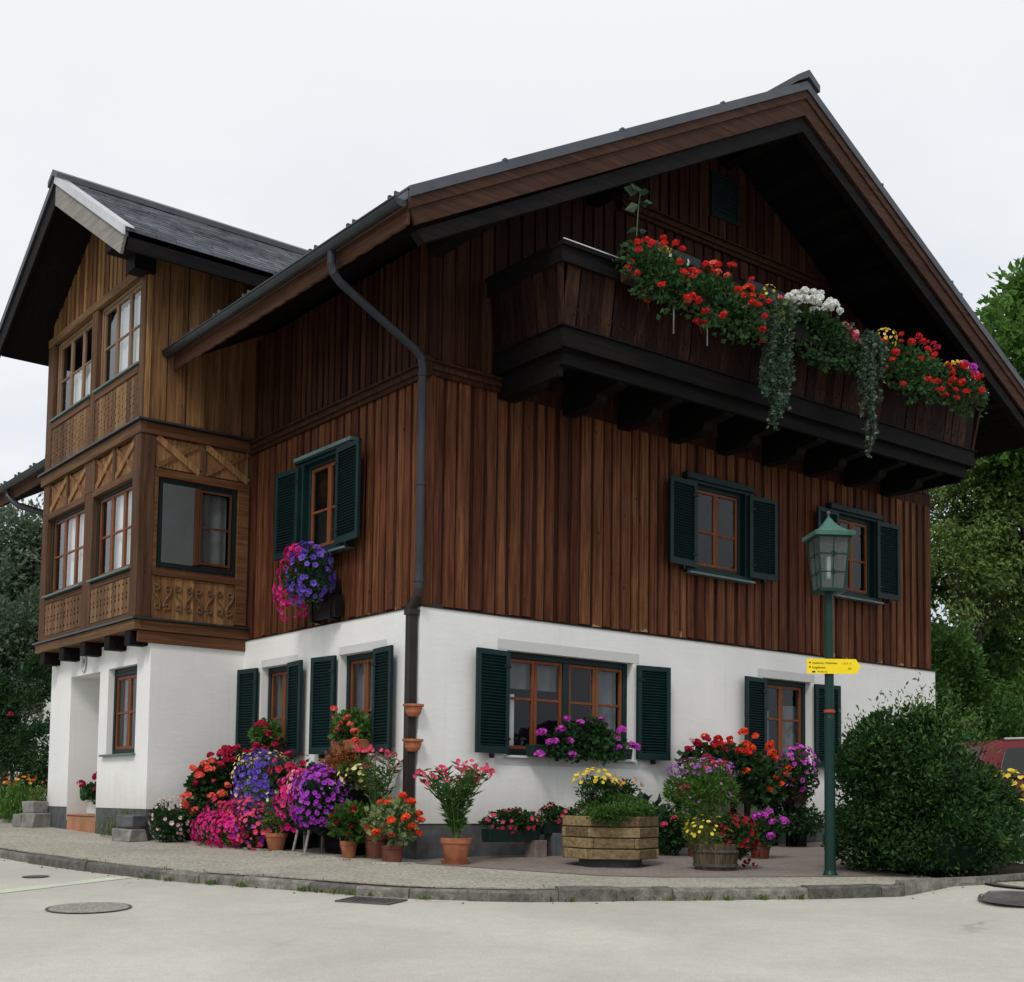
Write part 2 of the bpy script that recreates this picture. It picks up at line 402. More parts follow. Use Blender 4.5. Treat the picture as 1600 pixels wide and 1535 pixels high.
# ------------------------------------------------------------------ ground materials
def groundmat(name, a, b, speck, speck_scale, rough=.9, bump=.4, crack=False, stain=.25):
    m, nt, p = new_mat(name); N = NT(nt)
    v = N.coord(); big = N.noise(v, .55, 6, .62, .3); fine = N.noise(v, speck_scale, 3, .7)
    vo = N.n("TexVoronoi"); vo.inputs["Scale"].default_value = speck_scale; N.l(v, vo.inputs["Vector"])
    c = N.mix(N.ramp(big, [(.35, 0.0), (.68, 1.0)]), a, b)
    g = N.n("RGBToBW"); N.l(vo.outputs["Color"], g.inputs[0])
    c = N.mix(speck, c, N.mix(1.0, c, N.ramp(g.outputs[0], [(.15, .55), (.5, 1.0), (.9, 1.35)]), 'MULTIPLY'))
    patch = N.noise(N.coord((1, 1, 1)), .23, 4, .5, .6)
    c = N.mix(N.ramp(patch, [(.5, 0.0), (.72, stain)]), c, tuple(x*.72 for x in a))
    mid = N.noise(v, 7.0, 5, .7)
    c = N.mix(N.math('MULTIPLY', N.ramp(mid, [(.40, 1.0), (.55, 0.0)]), .10), c, tuple(x*.6 for x in a))
    if crack:
        dn = N.n("TexNoise"); dn.inputs["Scale"].default_value = 1.2; dn.inputs["Detail"].default_value = 6
        N.l(v, dn.inputs["Vector"])
        dv = N.n("VectorMath", operation='ADD'); sc = N.n("VectorMath", operation='SCALE'); sc.inputs[3].default_value = .9
        N.l(dn.outputs["Color"], sc.inputs[0]); N.l(v, dv.inputs[0]); N.l(sc.outputs[0], dv.inputs[1])
        ve = N.n("TexVoronoi", feature='DISTANCE_TO_EDGE'); ve.inputs["Scale"].default_value = .22; N.l(dv.outputs[0], ve.inputs["Vector"])
        mk = N.ramp(N.noise(v, .35, 3), [(.52, 0.0), (.6, .55)])
        c = N.mix(N.math('MULTIPLY', N.ramp(ve.outputs[0], [(.002, 1.0), (.006, 0.0)]), mk), c, tuple(x*.45 for x in a))
    N.l(c, p.inputs["Base Color"]); p.inputs["Roughness"].default_value = rough
    p.inputs["Specular IOR Level"].default_value = .25
    N.bump(fine, p, bump, .006)
    return m
MAT['asphalt'] = groundmat("pale_asphalt", (.415, .402, .358), (.51, .497, .442), .26, 130, crack=True, stain=.38)
MAT['pavement'] = groundmat("gritty_pavement", (.29, .275, .23), (.40, .38, .32), .8, 42, bump=.8)
def kerbmat():
    m, nt, p = new_mat("kerb_granite"); N = NT(nt); v = N.coord(); t = N.attr()
    a = N.noise(v, 9, 6, .7); b = N.noise(v, 60, 3, .7)
    c = N.ramp(a, [(.3, (.06, .058, .05)), (.5, (.13, .125, .108)), (.72, (.23, .22, .19))])
    c = N.mix(1.0, c, N.ramp(t, [(0, .6), (1, 1.3)]), 'MULTIPLY'); c = N.mix(.5, c, N.mix(1.0, c, N.ramp(b, [(.3, .5), (.7, 1.5)]), 'MULTIPLY'))
    N.l(c, p.inputs["Base Color"]); p.inputs["Roughness"].default_value = .9; N.bump(a, p, .9, .02); return m
MAT['grass'] = groundmat("meadow_ground", (.04, .07, .02), (.07, .10, .035), .6, 20, bump=.8)
MAT['kerbstone'] = kerbmat()
def paving():
    m, nt, p = new_mat("red_grey_pavers"); N = NT(nt)
    v = N.coord(); b = N.n("TexBrick"); N.l(v, b.inputs["Vector"]); b.inputs["Scale"].default_value = 5
    b.inputs["Color1"].default_value = (.185, .155, .138, 1); b.inputs["Color2"].default_value = (.245, .212, .19, 1)
    b.inputs["Mortar"].default_value = (.13, .11, .09, 1); b.inputs["Mortar Size"].default_value = .018
    n1 = N.noise(v, 1.1, 5, .65)
    c = N.mix(N.ramp(n1, [(.35, .55), (.65, 0.0)]), b.outputs[0], (.14, .115, .10))
    N.l(c, p.inputs["Base Color"]); p.inputs["Roughness"].default_value = .9
    N.bump(b.outputs["Fac"], p, -.4, .004); return m
MAT['pavers'] = paving()

def gz(x, y): return .017*np.clip(x, -14, 16) + .025*np.clip(y, -14, 22)
def resample(P, n):
    P = np.array(P, float); d = np.r_[0, np.cumsum(np.hypot(*np.diff(P, axis=0).T))]
    # smooth through the points (Catmull-Rom) then even spacing
    Q = []
    for i in range(len(P)-1):
        p0, p1, p2, p3 = P[max(i-1, 0)], P[i], P[i+1], P[min(i+2, len(P)-1)]
        for t in np.linspace(0, 1, 24, endpoint=False):
            Q.append(.5*((2*p1)+(-p0+p2)*t+(2*p0-5*p1+4*p2-p3)*t*t+(-p0+3*p1-3*p2+p3)*t**3))
    Q.append(P[-1]); Q = np.array(Q); d = np.r_[0, np.cumsum(np.hypot(*np.diff(Q, axis=0).T))]
    s = np.linspace(0, d[-1], n); return np.c_[np.interp(s, d, Q[:, 0]), np.interp(s, d, Q[:, 1])]
KERB = [(-3.0, 34), (-3.2, 16), (-3.45, 9), (-3.52, 6), (-3.42, 3.57), (-3.32, 2.5), (-3.1, .9), (-2.75, -.28), (-2.42, -1.0), (-2.02, -1.97), (-1.70, -2.57),
        (-1.30, -2.98), (-.88, -3.28), (-.1, -3.67), (.45, -3.92), (1.0, -4.17), (1.58, -4.43), (2.34, -4.66)]
REST = [(3.3, -4.93), (4.5, -4.95), (5.6, -4.4), (6.7, -3.1), (7.9, -1.2), (9.6, 3), (12, 10), (15, 24)]
KL = resample(KERB+REST, 420)
def kerb_drop(i):                                    # the kerb dies out past the planting bed
    return .105 if KL[i, 0] < 2.4 or KL[i, 1] > 5 and KL[i, 0] < 0 else max(.035, .105-.12*(KL[i, 0]-2.4))
tan = np.gradient(KL, axis=0); tan /= np.hypot(*tan.T)[:, None]
nrm = np.c_[tan[:, 1], -tan[:, 0]]                    # outward, to the road side
if nrm[200] @ (np.array([-8., -11.7])-KL[200]) < 0: nrm = -nrm
def strip(dists, zf):
    V = []; F = []
    for i in range(len(KL)):
        for d in dists:
            q = KL[i]+nrm[i]*d; V.append((q[0], q[1], zf(i, d, q)))
    k = len(dists)
    for i in range(len(KL)-1):
        for j in range(k-1):
            F.append((i*k+j, i*k+j+1, (i+1)*k+j+1, (i+1)*k+j))
    return V, F
def road_z(i, d, q): return gz(*KL[i])-kerb_drop(i)+ (gz(*q)-gz(*KL[i])) - .02*min(max(d, 0), 9)
def road_at(x, y):
    i = int(np.argmin(np.hypot(KL[:, 0]-x, KL[:, 1]-y))); d = float(np.hypot(KL[i, 0]-x, KL[i, 1]-y))
    return float(gz(x, y)-kerb_drop(i)-.02*min(d, 9))
mb = MB(); V, F = strip([-.12, 0, .15, .5, 1, 2, 3.5, 5, 7, 9, 14, 22, 40], road_z); mb.addn(V, F, .5)
structure(mb.build("road", MAT['asphalt'], smooth=True))
mb = MB()
G = [-900, -300, -120, -60, -30, -14, 0, 8, 16, 30, 60, 120, 300, 900]
V = [(x, y, float(gz(x, y))-.75) for x in G for y in G]; k = len(G)
mb.addn(V, [(i*k+j, (i+1)*k+j, (i+1)*k+j+1, i*k+j+1) for i in range(k-1) for j in range(k-1)], .5)
structure(mb.build("ground", MAT['grass']))
# garden ground behind the kerb line and round the house
inner = resample([(9, 36), (9, 16), (7, 8), (5, 3), (4.4, 1.5), (5, 0.8), (8, 1.5), (10, 6), (12, 14), (14, 26)], len(KL))
V = []; F = []
for i in range(len(KL)):
    for t in (0, .12, .3, .6, 1):
        q = (KL[i]-nrm[i]*.1)*(1-t)+inner[i]*t; V.append((q[0], q[1], float(gz(*q))-.012))
for i in range(len(KL)-1):
    for j in range(4): F.append((i*5+j, i*5+j+1, (i+1)*5+j+1, (i+1)*5+j))
mb = MB(); mb.addn(V, F, .5); structure(mb.build("garden_soil", MAT['soil']))
# pavement between kerb and house
KP = resample(KERB, 160); tp = np.gradient(KP, axis=0); tp /= np.hypot(*tp.T)[:, None]; npv = np.c_[tp[:, 1], -tp[:, 0]]
if npv[100] @ (np.array([-8., -11.7])-KP[100]) < 0: npv = -npv
IN = resample([(-.9, 34), (-.9, 16), (-1.25, 9), (-1.0, 7), (-.6, 5), (.3, 4), (.4, 2), (.5, .8), (1.2, .4), (2.4, .35), (3.6, -.2), (3.9, -1.5), (3.6, -3.2), (3.3, -4.5)], 160)
V = []; F = []
for i in range(160):
    for t, dz in ((0, -.15), (0, 0), (.2, 0), (.5, 0), (1, 0)):
        q = (KP[i]-npv[i]*.13)*(1-t)+IN[i]*t; V.append((q[0], q[1], float(gz(*q))+dz))
for i in range(159):
    for j in range(4): F.append((i*5+j, i*5+j+1, (i+1)*5+j+1, (i+1)*5+j))
mb = MB(); mb.addn(V, F, .5); structure(mb.build("pavement", MAT['pavement']))
# kerb stones along the pavement edge
mb = MB(); i = 0
while i < 159:
    n = random.choice([2, 2, 2, 3, 3, 4, 5]); j = min(i+n, 159)
    hgt = random.uniform(-.022, .02); o2 = random.uniform(-.02, .022)
    a, b = KP[i]+(KP[i+1]-KP[i])*.012, KP[j]-(KP[j]-KP[j-1])*.012
    m_ = [a]+[KP[k] for k in range(i+1, j)]+[b]; tone = random.random()
    Vv = []; Ff = []
    for k, q in enumerate(m_):
        nn = npv[min(i+k, 159)]; jit = lambda s: random.uniform(-s, s)
        o = q+nn*(.012+o2+jit(.012)); c_ = q+nn*(-.012+o2+jit(.01)); inn = q-nn*.145
        zt = float(gz(*q))+hgt
        Vv += [(o[0], o[1], zt-.22), (o[0], o[1], zt-.022+jit(.007)), (c_[0], c_[1], zt+jit(.006)), (inn[0], inn[1], zt+jit(.005)), (inn[0], inn[1], zt-.2)]
    for k in range(len(m_)-1):
        for e in range(4): Ff.append((k*5+e, k*5+e+1, (k+1)*5+e+1, (k+1)*5+e))
    Ff += [(0, 1, 2, 3, 4), tuple((len(m_)-1)*5+e for e in (4, 3, 2, 1, 0))]
    mb.add(Vv, Ff, tone); i = j
structure(mb.build("kerb", MAT['kerbstone']))
# red paver court in front of the gable
pv = [(-.30, -.42), (.05, -1.5), (.45, -2.55), (.85, -2.95), (1.6, -3.35), (2.4, -3.75), (3.3, -4.1), (3.8, -3.0), (3.9, -1.5), (3.5, -.2), (2.4, .35), (1.0, .3), (.2, .1)]
mb = MB(); mb.add([(x, y, float(gz(x, y))+.005) for x, y in pv], [tuple(range(len(pv)))], .5)
pv2 = [(3.5, -.2), (3.9, -1.5), (3.8, -3.0), (6.6, -2.6), (8.0, -.6), (8.6, .3), (4, .3)]
mb.add([(x, y, float(gz(x, y))+.005) for x, y in pv2], [tuple(range(len(pv2)))], .5)
structure(mb.build("paved_court", MAT['pavers']))
# concrete edging under the flower row
mb = MB()
eg = resample([(-.98, 4.3), (-.98, 3.6), (-.90, 2.6), (-.84, 1.5), (-.80, .5), (-.72, -.2), (-.5, -.5)], 24)
for k in range(len(eg)-1):
    if k % 4 == 3: continue
    a, b = eg[k], eg[k+1]
    mb.hexa([(a[0], a[1], gz(*a)-.05), (b[0], b[1], gz(*b)-.05), (b[0]+.12, b[1]+.02, gz(*b)-.05), (a[0]+.12, a[1]+.02, gz(*a)-.05),
             (a[0], a[1], gz(*a)+.018), (b[0], b[1], gz(*b)+.018), (b[0]+.12, b[1]+.02, gz(*b)+.018), (a[0]+.12, a[1]+.02, gz(*a)+.018)], .5)
structure(mb.build("edging", MAT['pavement']))

# ------------------------------------------------------------------ the wooden house
house = thing("chalet", "large brown timber chalet on a white plastered ground floor with balcony and bay", "house")
TG = lambda V: np.c_[V[:, 0], -V[:, 1], V[:, 2]]                  # u along the gable wall, w outwards, z
TL = lambda V: np.c_[-V[:, 1], V[:, 0], V[:, 2]]                  # u along the eaves wall (y), w outwards
YB0, YB1 = 4.35, 8.25
TBF = lambda V: np.c_[-1.575-V[:, 1], V[:, 0], V[:, 2]]           # bay front
TBS = lambda V: np.c_[V[:, 0], 4.33-V[:, 1], V[:, 2]]             # bay side
TBG = lambda V: np.c_[-1.35-V[:, 1], V[:, 0], V[:, 2]]            # bay ground floor front
RX, RZ, RS = 5.04, 10.19, .55
def roof_z(x): return RZ-RS*abs(x-RX)
LEN = 13.0

def wall_holes(mb, u0, u1, z0, z1, holes, w=0.0, depth=0.0, tone=.5):
    us = sorted({u0, u1, *[h[0] for h in holes], *[h[1] for h in holes]})
    zs = sorted({z0, z1, *[h[2] for h in holes], *[h[3] for h in holes]})
    for a, b in zip(us, us[1:]):
        for c, d in zip(zs, zs[1:]):
            mu, mz = (a+b)/2, (c+d)/2
            if any(h[0] < mu < h[1] and h[2] < mz < h[3] for h in holes): continue
            mb.add([(a, w, c), (b, w, c), (b, w, d), (a, w, d)], [(0, 1, 2, 3)], tone)
    if depth:
        for a, b, c, d in [h[:4] for h in holes]:
            for e, f in (((a, c), (b, c)), ((b, c), (b, d)), ((b, d), (a, d)), ((a, d), (a, c))):
                mb.add([(e[0], w, e[1]), (f[0], w, f[1]), (f[0], w-depth, f[1]), (e[0], w-depth, e[1])], [(0, 1, 2, 3)], tone)
def ring(mb, u0, u1, z0, z1, w0, w1, b, tone=None, bb=None):
    bb = b if bb is None else bb
    mb.box(u0, u0+b, w0, w1, z0, z1, tone); mb.box(u1-b, u1, w0, w1, z0, z1, tone)
    mb.box(u0+b, u1-b, w0, w1, z0, z0+bb, tone); mb.box(u0+b, u1-b, w0, w1, z1-b, z1, tone)

# openings: u0, u1, z0, z1
G1, G2 = (1.25, 3.30, 1.205, 2.45), (5.83, 6.89, 1.205, 2.45)
L1, L2 = (2.97, 3.81, 1.205, 2.43), (.88, 1.75, 1.205, 2.43)
U1, U2, U3 = (4.40, 5.44, 3.83, 5.0), (7.47, 8.42, 3.86, 5.06), (1.66, 2.74, 3.82, 5.0)
D1, D2 = (3.5, 4.42, 5.98, 8.02), (5.6, 6.55, 5.98, 8.02)
HATCH = (4.79, 5.37, 8.85, 9.5)
# plaster storey
mb = MB(TG); wall_holes(mb, 0, 10.04, .40, 2.84, [G1, G2], 0, .15)
mb.T = TL; wall_holes(mb, 0, LEN, .40, 2.84, [L1, L2], 0, .15)
mb.T = None
mb.add([(10.04, 0, .4), (10.04, LEN, .4), (10.04, LEN, 2.84), (10.04, 0, 2.84)], [(0, 1, 2, 3)], .5)
mb.add([(0, LEN, .4), (10.04, LEN, .4), (10.04, LEN, 2.84), (0, LEN, 2.84)], [(0, 1, 2, 3)], .5)
mb.build("plaster_wall", MAT['plaster'], house)
mb = MB()
mb.box(.012, 10.03, .012, LEN-.01, -.7, .40, .5); mb.build("plinth", MAT['plinth'], house)
# drip ledge over the plaster
mb = MB()
for a in (0, 1):
    mb.T = TG if a == 0 else TL
    e = 10.05 if a == 0 else 4.34
    mb.hexa([(-.012, -.3, 2.838), (e, -.3, 2.838), (e, .014, 2.838), (-.012, .014, 2.838), (-.012, -.3, 2.90), (e, -.3, 2.90), (e, .014, 2.848), (-.012, .014, 2.848)], .5)
mb.build("drip_ledge", MAT['metal_brown'], house)

def piece(name, mat, T, u0, u1, w0, w1, z0, z1, tone=.5, bev=0, parent=None):
    q = MB(T); q.box(u0, u1, w0, w1, z0, z1, tone); o = q.build(name, mat, parent or house)
    return bevel(o, bev) if bev else o
def boards(mb, u0, u1, zb, ztop, holes=(), w0=-.06, proj=.019, bw=(.105, .175), gw=(.016, .075), jag=.012):
    """vertical cover boards over a recessed layer; ztop(u) gives the upper edge"""
    u = u0
    zt = ztop if callable(ztop) else (lambda q: ztop)
    zbf = zb if callable(zb) else (lambda q: zb)
    while u < u1-.02:
        b = min(u+random.uniform(*bw), u1); tone = random.random(); pr = proj*random.uniform(.75, 1.25)
        segs = [(None, None)]
        hs = [h for h in holes if h[1] > u and h[0] < b]
        cuts = [(zbf((u+b)/2)+random.uniform(-jag, jag), None)]
        lo = zbf((u+b)/2)+random.uniform(-jag, jag)
        pieces = []; cur = lo
        for h in sorted(hs, key=lambda q: q[2]):
            pieces.append((cur, h[2])); cur = h[3]
        pieces.append((cur, None))
        for lo_, hi in pieces:
            za = zt(u) if hi is None else hi; zc = zt(b) if hi is None else hi
            if min(za, zc) <= lo_+.02: continue
            e = .004
            P = [(u, w0-.01, lo_), (b, w0-.01, lo_), (b-e, w0+pr, lo_), (u+e, w0+pr, lo_),
                 (u, w0-.01, za), (b, w0-.01, zc), (b-e, w0+pr, zc), (u+e, w0+pr, za)]
            mb.hexa(P, tone)
        u = b+random.uniform(*gw)
def backing(name, T, u0, u1, z0, ztop, holes, mat, w=-.065):
    mb = MB(T); wall_holes(mb, u0, u1, z0, ztop, holes, w, .12, .3); return mb.build(name, mat, house)

soff = lambda x: roof_z(x)-.27
# gable wall: boards of the first floor, boards of the upper floor, gable triangle
mb = MB(TG)
boards(mb, .17, 10.0, 2.875, 5.53, [U1, U2]); mb.box(.03, .165, -.06, -.018, 2.865, 5.53, .35)
mb.build("cladding", MAT['wood_red'], house)
mb = MB(TG); wall_holes(mb, .06, 10.04, 2.84, 5.75, [U1, U2], -.065, .14, .35)
mb.T = TL; wall_holes(mb, .06, LEN, 2.84, 5.75, [U3], -.065, .14, .35)
wall_holes(mb, .06, LEN, 5.75, 7.0, [], -.065, 0, .35)
mb.T = TG; wall_holes(mb, .06, 9.98, 5.75, 6.9, [(D1[0], D1[1], 5.98, 6.9), (D2[0], D2[1], 5.98, 6.9)], -.065)
wall_holes(mb, 1.6, 8.5, 6.9, 7.9, [(D1[0], D1[1], 6.9, 7.9), (D2[0], D2[1], 6.9, 7.9)], -.065)
mb.add([(.06, -.065, 6.9), (1.6, -.065, 6.9), (1.6, -.065, 7.9)], [(0, 1, 2)], .35)
mb.add([(10.02, -.065, 6.9), (8.5, -.065, 6.9), (8.5, -.065, 7.9)], [(0, 1, 2)], .35)
wall_holes(mb, 1.6, 8.5, 7.9, 8.1, [(D1[0], D1[1], 7.9, 8.02), (D2[0], D2[1], 7.9, 8.02)], -.065)
mb.add([(1.6, -.065, 8.1), (8.5, -.065, 8.1), (5.04, -.065, 10.0)], [(0, 1, 2)], .35)
mb.T = None
mb.add([(10.0, .06, 2.84), (10.0, LEN, 2.84), (10.0, LEN, 7.2), (10.0, .06, 7.2)], [(0, 1, 2, 3)], .35)
mb.add([(.06, LEN-.06, 2.84), (10, LEN-.06, 2.84), (10, LEN-.06, 7.2), (5.04, LEN-.06, 10), (.06, LEN-.06, 7.2)], [(0, 1, 2, 3, 4)], .35)
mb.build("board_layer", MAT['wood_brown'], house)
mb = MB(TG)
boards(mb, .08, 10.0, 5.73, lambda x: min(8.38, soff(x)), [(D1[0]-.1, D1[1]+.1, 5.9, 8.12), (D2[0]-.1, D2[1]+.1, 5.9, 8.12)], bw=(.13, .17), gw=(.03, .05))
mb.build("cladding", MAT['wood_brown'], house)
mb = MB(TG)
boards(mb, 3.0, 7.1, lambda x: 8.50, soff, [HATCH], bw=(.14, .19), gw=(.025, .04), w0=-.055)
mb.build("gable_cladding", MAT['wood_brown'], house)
for T_, u0, u1, zz in ((TG, -.033, 1.25, 5.53), (TG, 3.05, 7.05, 8.38), (TL, -.03, 4.33, 5.48)):
    mb = MB(T_); mb.box(u0, u1, -.07, .0, zz, zz+.055, .5); mb.box(u0, u1, -.07, .03, zz+.055, zz+.10, .62); mb.box(u0, u1, -.07, .012, zz+.10, zz+.14, .4)
    mb.hexa([(u0, -.07, zz+.14), (u1, -.07, zz+.14), (u1, .05, zz+.14), (u0, .05, zz+.14), (u0, -.07, zz+.20), (u1, -.07, zz+.20), (u1, .045, zz+.165), (u0, .045, zz+.165)], .75)
    mb.build("cornice", MAT['wood_brown'], house)
q = MB(); q.box(-.036, .09, -.036, .09, 5.50, 5.725, .5); q.build("cornice_block", MAT['wood_brown'], house)
# eaves wall boards
mb = MB(TL); boards(mb, .17, 4.33, 2.875, 5.49, [U3], bw=(.09, .16), gw=(.02, .07)); mb.box(.02, .165, -.06, -.018, 2.865, 5.49, .3)
mb.build("cladding", MAT['wood_red'], house)
mb = MB(TL); boards(mb, .08, 4.33, 5.68, 7.1, [], bw=(.09, .13), gw=(.03, .05)); mb.build("cladding", MAT['wood_brown'], house)
mb = MB(TL); boards(mb, 8.3, LEN, 2.875, 7.1)
mb.build("cladding", MAT['wood_brown'], house)
# grey painted bands round the plastered windows
for T_, b_ in ((TG, (1.10, 3.41, 2.452, 2.575)), (TG, (1.08, 3.42, 1.09, 1.168)), (TG, (5.72, 6.97, 2.452, 2.57)), (TG, (5.72, 6.97, 1.09, 1.168)), (TL, (2.80, 3.82, 2.432, 2.53)), (TL, (.68, 1.77, 2.432, 2.53))):
    piece("window_surround", MAT['surround'], T_, b_[0], b_[1], -.01, .004, b_[2], b_[3])

def make_window(T, o, w, sashes, frame_mat, sash_mat, mull=(), bar=.55, frame_b=.06, sill=None, curtain=None, sash_b=.042, panes_bar=True, sill_mat='green_sill', room=.5, head=None, glass='glass'):
    """o=(u0,u1,z0,z1) opening, w = outer face of the frame (negative is recessed); returns the frame"""
    u0, u1, z0, z1 = o
    mb = MB(T); ring(mb, u0, u1, z0, z1, w-.07, w, frame_b, .5)
    for m_ in mull: mb.box(m_-.05, m_+.05, w-.07, w-.001, z0+frame_b, z1-frame_b, .5)
    if head: mb.box(u0+frame_b, u1-frame_b, w-.07, w-.002, z1-frame_b-head, z1-frame_b, .5)
    fr = mb.build("window", frame_mat, house); bevel(fr, .005)
    zc0, zc1 = z0+frame_b, z1-frame_b-(head or 0)
    edges = [u0+frame_b]+[v for m_ in mull for v in (m_-.05, m_+.05)]+[u1-frame_b]
    pm = MB(T)
    for a, b in zip(edges[::2], edges[1::2]):
        n = sashes; s = (b-a)/n
        for k in range(n):
            sb = MB(T); x0, x1 = a+k*s+.002, a+(k+1)*s-.002
            ring(sb, x0, x1, zc0+.003, zc1-.003, w-.055, w-.018, sash_b, random.uniform(.3, .7))
            if panes_bar:
                zb = zc0+(zc1-zc0)*bar; sb.box(x0+sash_b, x1-sash_b, w-.048, w-.022, zb-.016, zb+.016, .5)
            bevel(sb.build("sash", sash_mat, fr), .004)
            pm.add([(x0+.02, w-.038, zc0+.02), (x1-.02, w-.038, zc0+.02), (x1-.02, w-.038, zc1-.02), (x0+.02, w-.038, zc1-.02)], [(0, 1, 2, 3)], .5)
    pm.build("pane", MAT[glass], fr)
    rm = MB(T); d = w-.075
    a, b, c, e = u0+.01, u1-.01, z0+.01, z1-.01
    for q in ([(a, d, c), (b, d, c), (b, d-room, c), (a, d-room, c)], [(a, d, e), (b, d, e), (b, d-room, e), (a, d-room, e)],
              [(a, d, c), (a, d, e), (a, d-room, e), (a, d-room, c)], [(b, d, c), (b, d, e), (b, d-room, e), (b, d-room, c)],
              [(a, d-room, c), (b, d-room, c), (b, d-room, e), (a, d-room, e)]):
        rm.add(q, [(0, 1, 2, 3)], .5)
    rm.build("window_recess", MAT['dark_room'], fr)
    for cu in (curtain or ()):                          # u0, u1, z0, z1, material: a gently folded cloth
        cmb = MB(T); n = 44
        Vv = []
        for k in range(n+1):
            q = k/n; uu = cu[0]+(cu[1]-cu[0])*q; ww = d-.03-.012*math.sin(q*(cu[1]-cu[0])*34+cu[0]*9)-.006*math.sin(q*(cu[1]-cu[0])*13)
            Vv += [(uu, ww, cu[2]), (uu, ww, cu[3])]
        cmb.addn(Vv, [(2*k, 2*k+2, 2*k+3, 2*k+1) for k in range(n)], .5)
        cmb.build("curtain", MAT[cu[4]], fr, smooth=True)  # cloth, but in the upper bay a stand-in for reflected sky
    if sill:
        sm = MB(T); sm.hexa([(sill[0], w-.05, sill[2]-.03), (sill[1], w-.05, sill[2]-.03), (sill[1], sill[3], sill[2]-.045), (sill[0], sill[3], sill[2]-.045),
                             (sill[0], w-.05, sill[2]+.005), (sill[1], w-.05, sill[2]+.005), (sill[1], sill[3], sill[2]-.015), (sill[0], sill[3], sill[2]-.015)], .5)
        bevel(sm.build("sill", MAT[sill_mat], fr), .004)
    return fr
def make_shutter(T, u0, u1, z0, z1, w, hinge=None, ang=0.0):
    """louvred shutter; hinge is the u of its hanging edge, ang swings it away from the wall"""
    def TT(V):
        if ang and hinge is not None:
            du = V[:, 0]-hinge; dw = V[:, 1]-w; c, s = math.cos(ang), math.sin(ang)
            V = np.c_[hinge+du*c, w+np.abs(du)*s+dw*c, V[:, 2]]
        return T(V)
    mb = MB(TT); ring(mb, u0, u1, z0, z1, w, w+.038, .062, .5, .085)
    n = int((z1-z0-.16)/.036); a, b = u0+.062, u1-.062
    for k in range(n):
        z = z0+.09+k*(z1-z0-.155)/n
        mb.hexa([(a, w+.004, z+.024), (b, w+.004, z+.024), (b, w+.026, z), (a, w+.026, z), (a, w+.004, z+.032), (b, w+.004, z+.032), (b, w+.033, z+.008), (a, w+.033, z+.008)], random.uniform(.3, .8))
    mb.box(a, b, w, w+.003, z0+.08, z1-.05, .2)
    s = mb.build("shutter", MAT['green'], house)
    hu = u1 if hinge is None or abs(hinge-u1) < abs(hinge-u0) else u0; sg = 1 if hu == u1 else -1
    for z in (z0+.16, z1-.2):
        hg = MB(TT); hg.box(min(hu-sg*.10, hu+sg*.012), max(hu-sg*.10, hu+sg*.012), w+.038, w+.044, z, z+.028, .5); hg.build("hinge", MAT['iron'], s)
    cu_ = (u0+u1)/2; kt = MB(TT); kt.box(cu_-.015, cu_+.015, w-.02, w+.05, z0-.055, z0-.004, .5); kt.build("shutter_catch", MAT['iron'], s)
    return s

g1 = make_window(TG, G1, -.10, 2, MAT['green'], MAT['sash'], mull=(2.26,), frame_b=.075, bar=.56, curtain=[(1.36, 1.52, 1.3, 1.95, 'curtain'), (1.33, 2.18, 2.02, 2.34, 'screen'), (2.75, 3.2, 1.3, 2.38, 'screen')])
g2 = make_window(TG, G2, -.10, 2, MAT['green'], MAT['sash'], frame_b=.075, curtain=[(6.40, 6.80, 1.28, 2.1, 'screen'), (5.9, 6.2, 1.28, 2.0, 'screen')])
l1 = make_window(TL, L1, -.10, 2, MAT['green'], MAT['sash'], frame_b=.07, bar=.42, curtain=[(3.05, 3.75, 1.3, 2.35, 'screen')])
l2 = make_window(TL, L2, -.10, 2, MAT['green'], MAT['sash'], frame_b=.07, bar=.42, curtain=[(1.0, 1.7, 1.3, 2.35, 'screen')])
for o, t, f in ((G1, TG, g1), (G2, TG, g2), (L1, TL, l1), (L2, TL, l2)):
    piece("sill", MAT['surround'], t, o[0]-.03, o[1]+.03, -.12, .045, 1.172, 1.204, .5, .006, f)
for T_, u0, u1, h in ((TG, .71, 1.24, 1.24), (TG, 3.33, 3.86, 3.33), (TG, 5.33, 5.83, 5.83), (TG, 6.91, 7.42, 6.91),
                      (TL, 3.83, 4.29, 3.83), (TL, 2.50, 2.96, 2.96), (TL, 1.76, 2.24, 1.76), (TL, .39, .87, .87)):
    make_shutter(T_, u0, u1, 1.215, 2.425, .035, h, R(7))
# first floor windows in the boards: proud green casing with hood and sill
for T_, o, nm, hx in ((TG, U1, 'a', .0), (TG, U2, 'b', 0.0), (TL, U3, 'c', 0)):
    w = make_window(T_, (o[0]+.02, o[1]-.02, o[2], o[3]), -.04, 2, MAT['green'], MAT['sash'], frame_b=.06, bar=.45,
                    sill=(o[0]-.13, o[1]+.12, o[2]-.05, .10))
    mb = MB(T_)
    mb.box(o[0]-.14, o[0]+.015, -.08, .035, o[2]-.075, o[3]+.03, .5); mb.box(o[1]-.015, o[1]+.13, -.08, .035, o[2]-.075, o[3]+.03, .5)
    mb.box(o[0]+.015, o[1]-.015, -.08, .032, o[3]-.01, o[3]+.03, .5); mb.box(o[0]+.015, o[1]-.015, -.08, .032, o[2]-.075, o[2], .5)
    mb.box(o[0]-.17, o[1]+.15, -.06, .07, o[3]+.03, o[3]+.115, .5)
    bevel(mb.build("casing", MAT['green'], w), .005)
    if T_ is TL:
        mb = MB(T_); mb.box(o[0]-.19, o[1]+.16, -.05, .085, o[3]+.06, o[3]+.105, .5); mb.build("hood_strip", MAT['green_sill'], w)
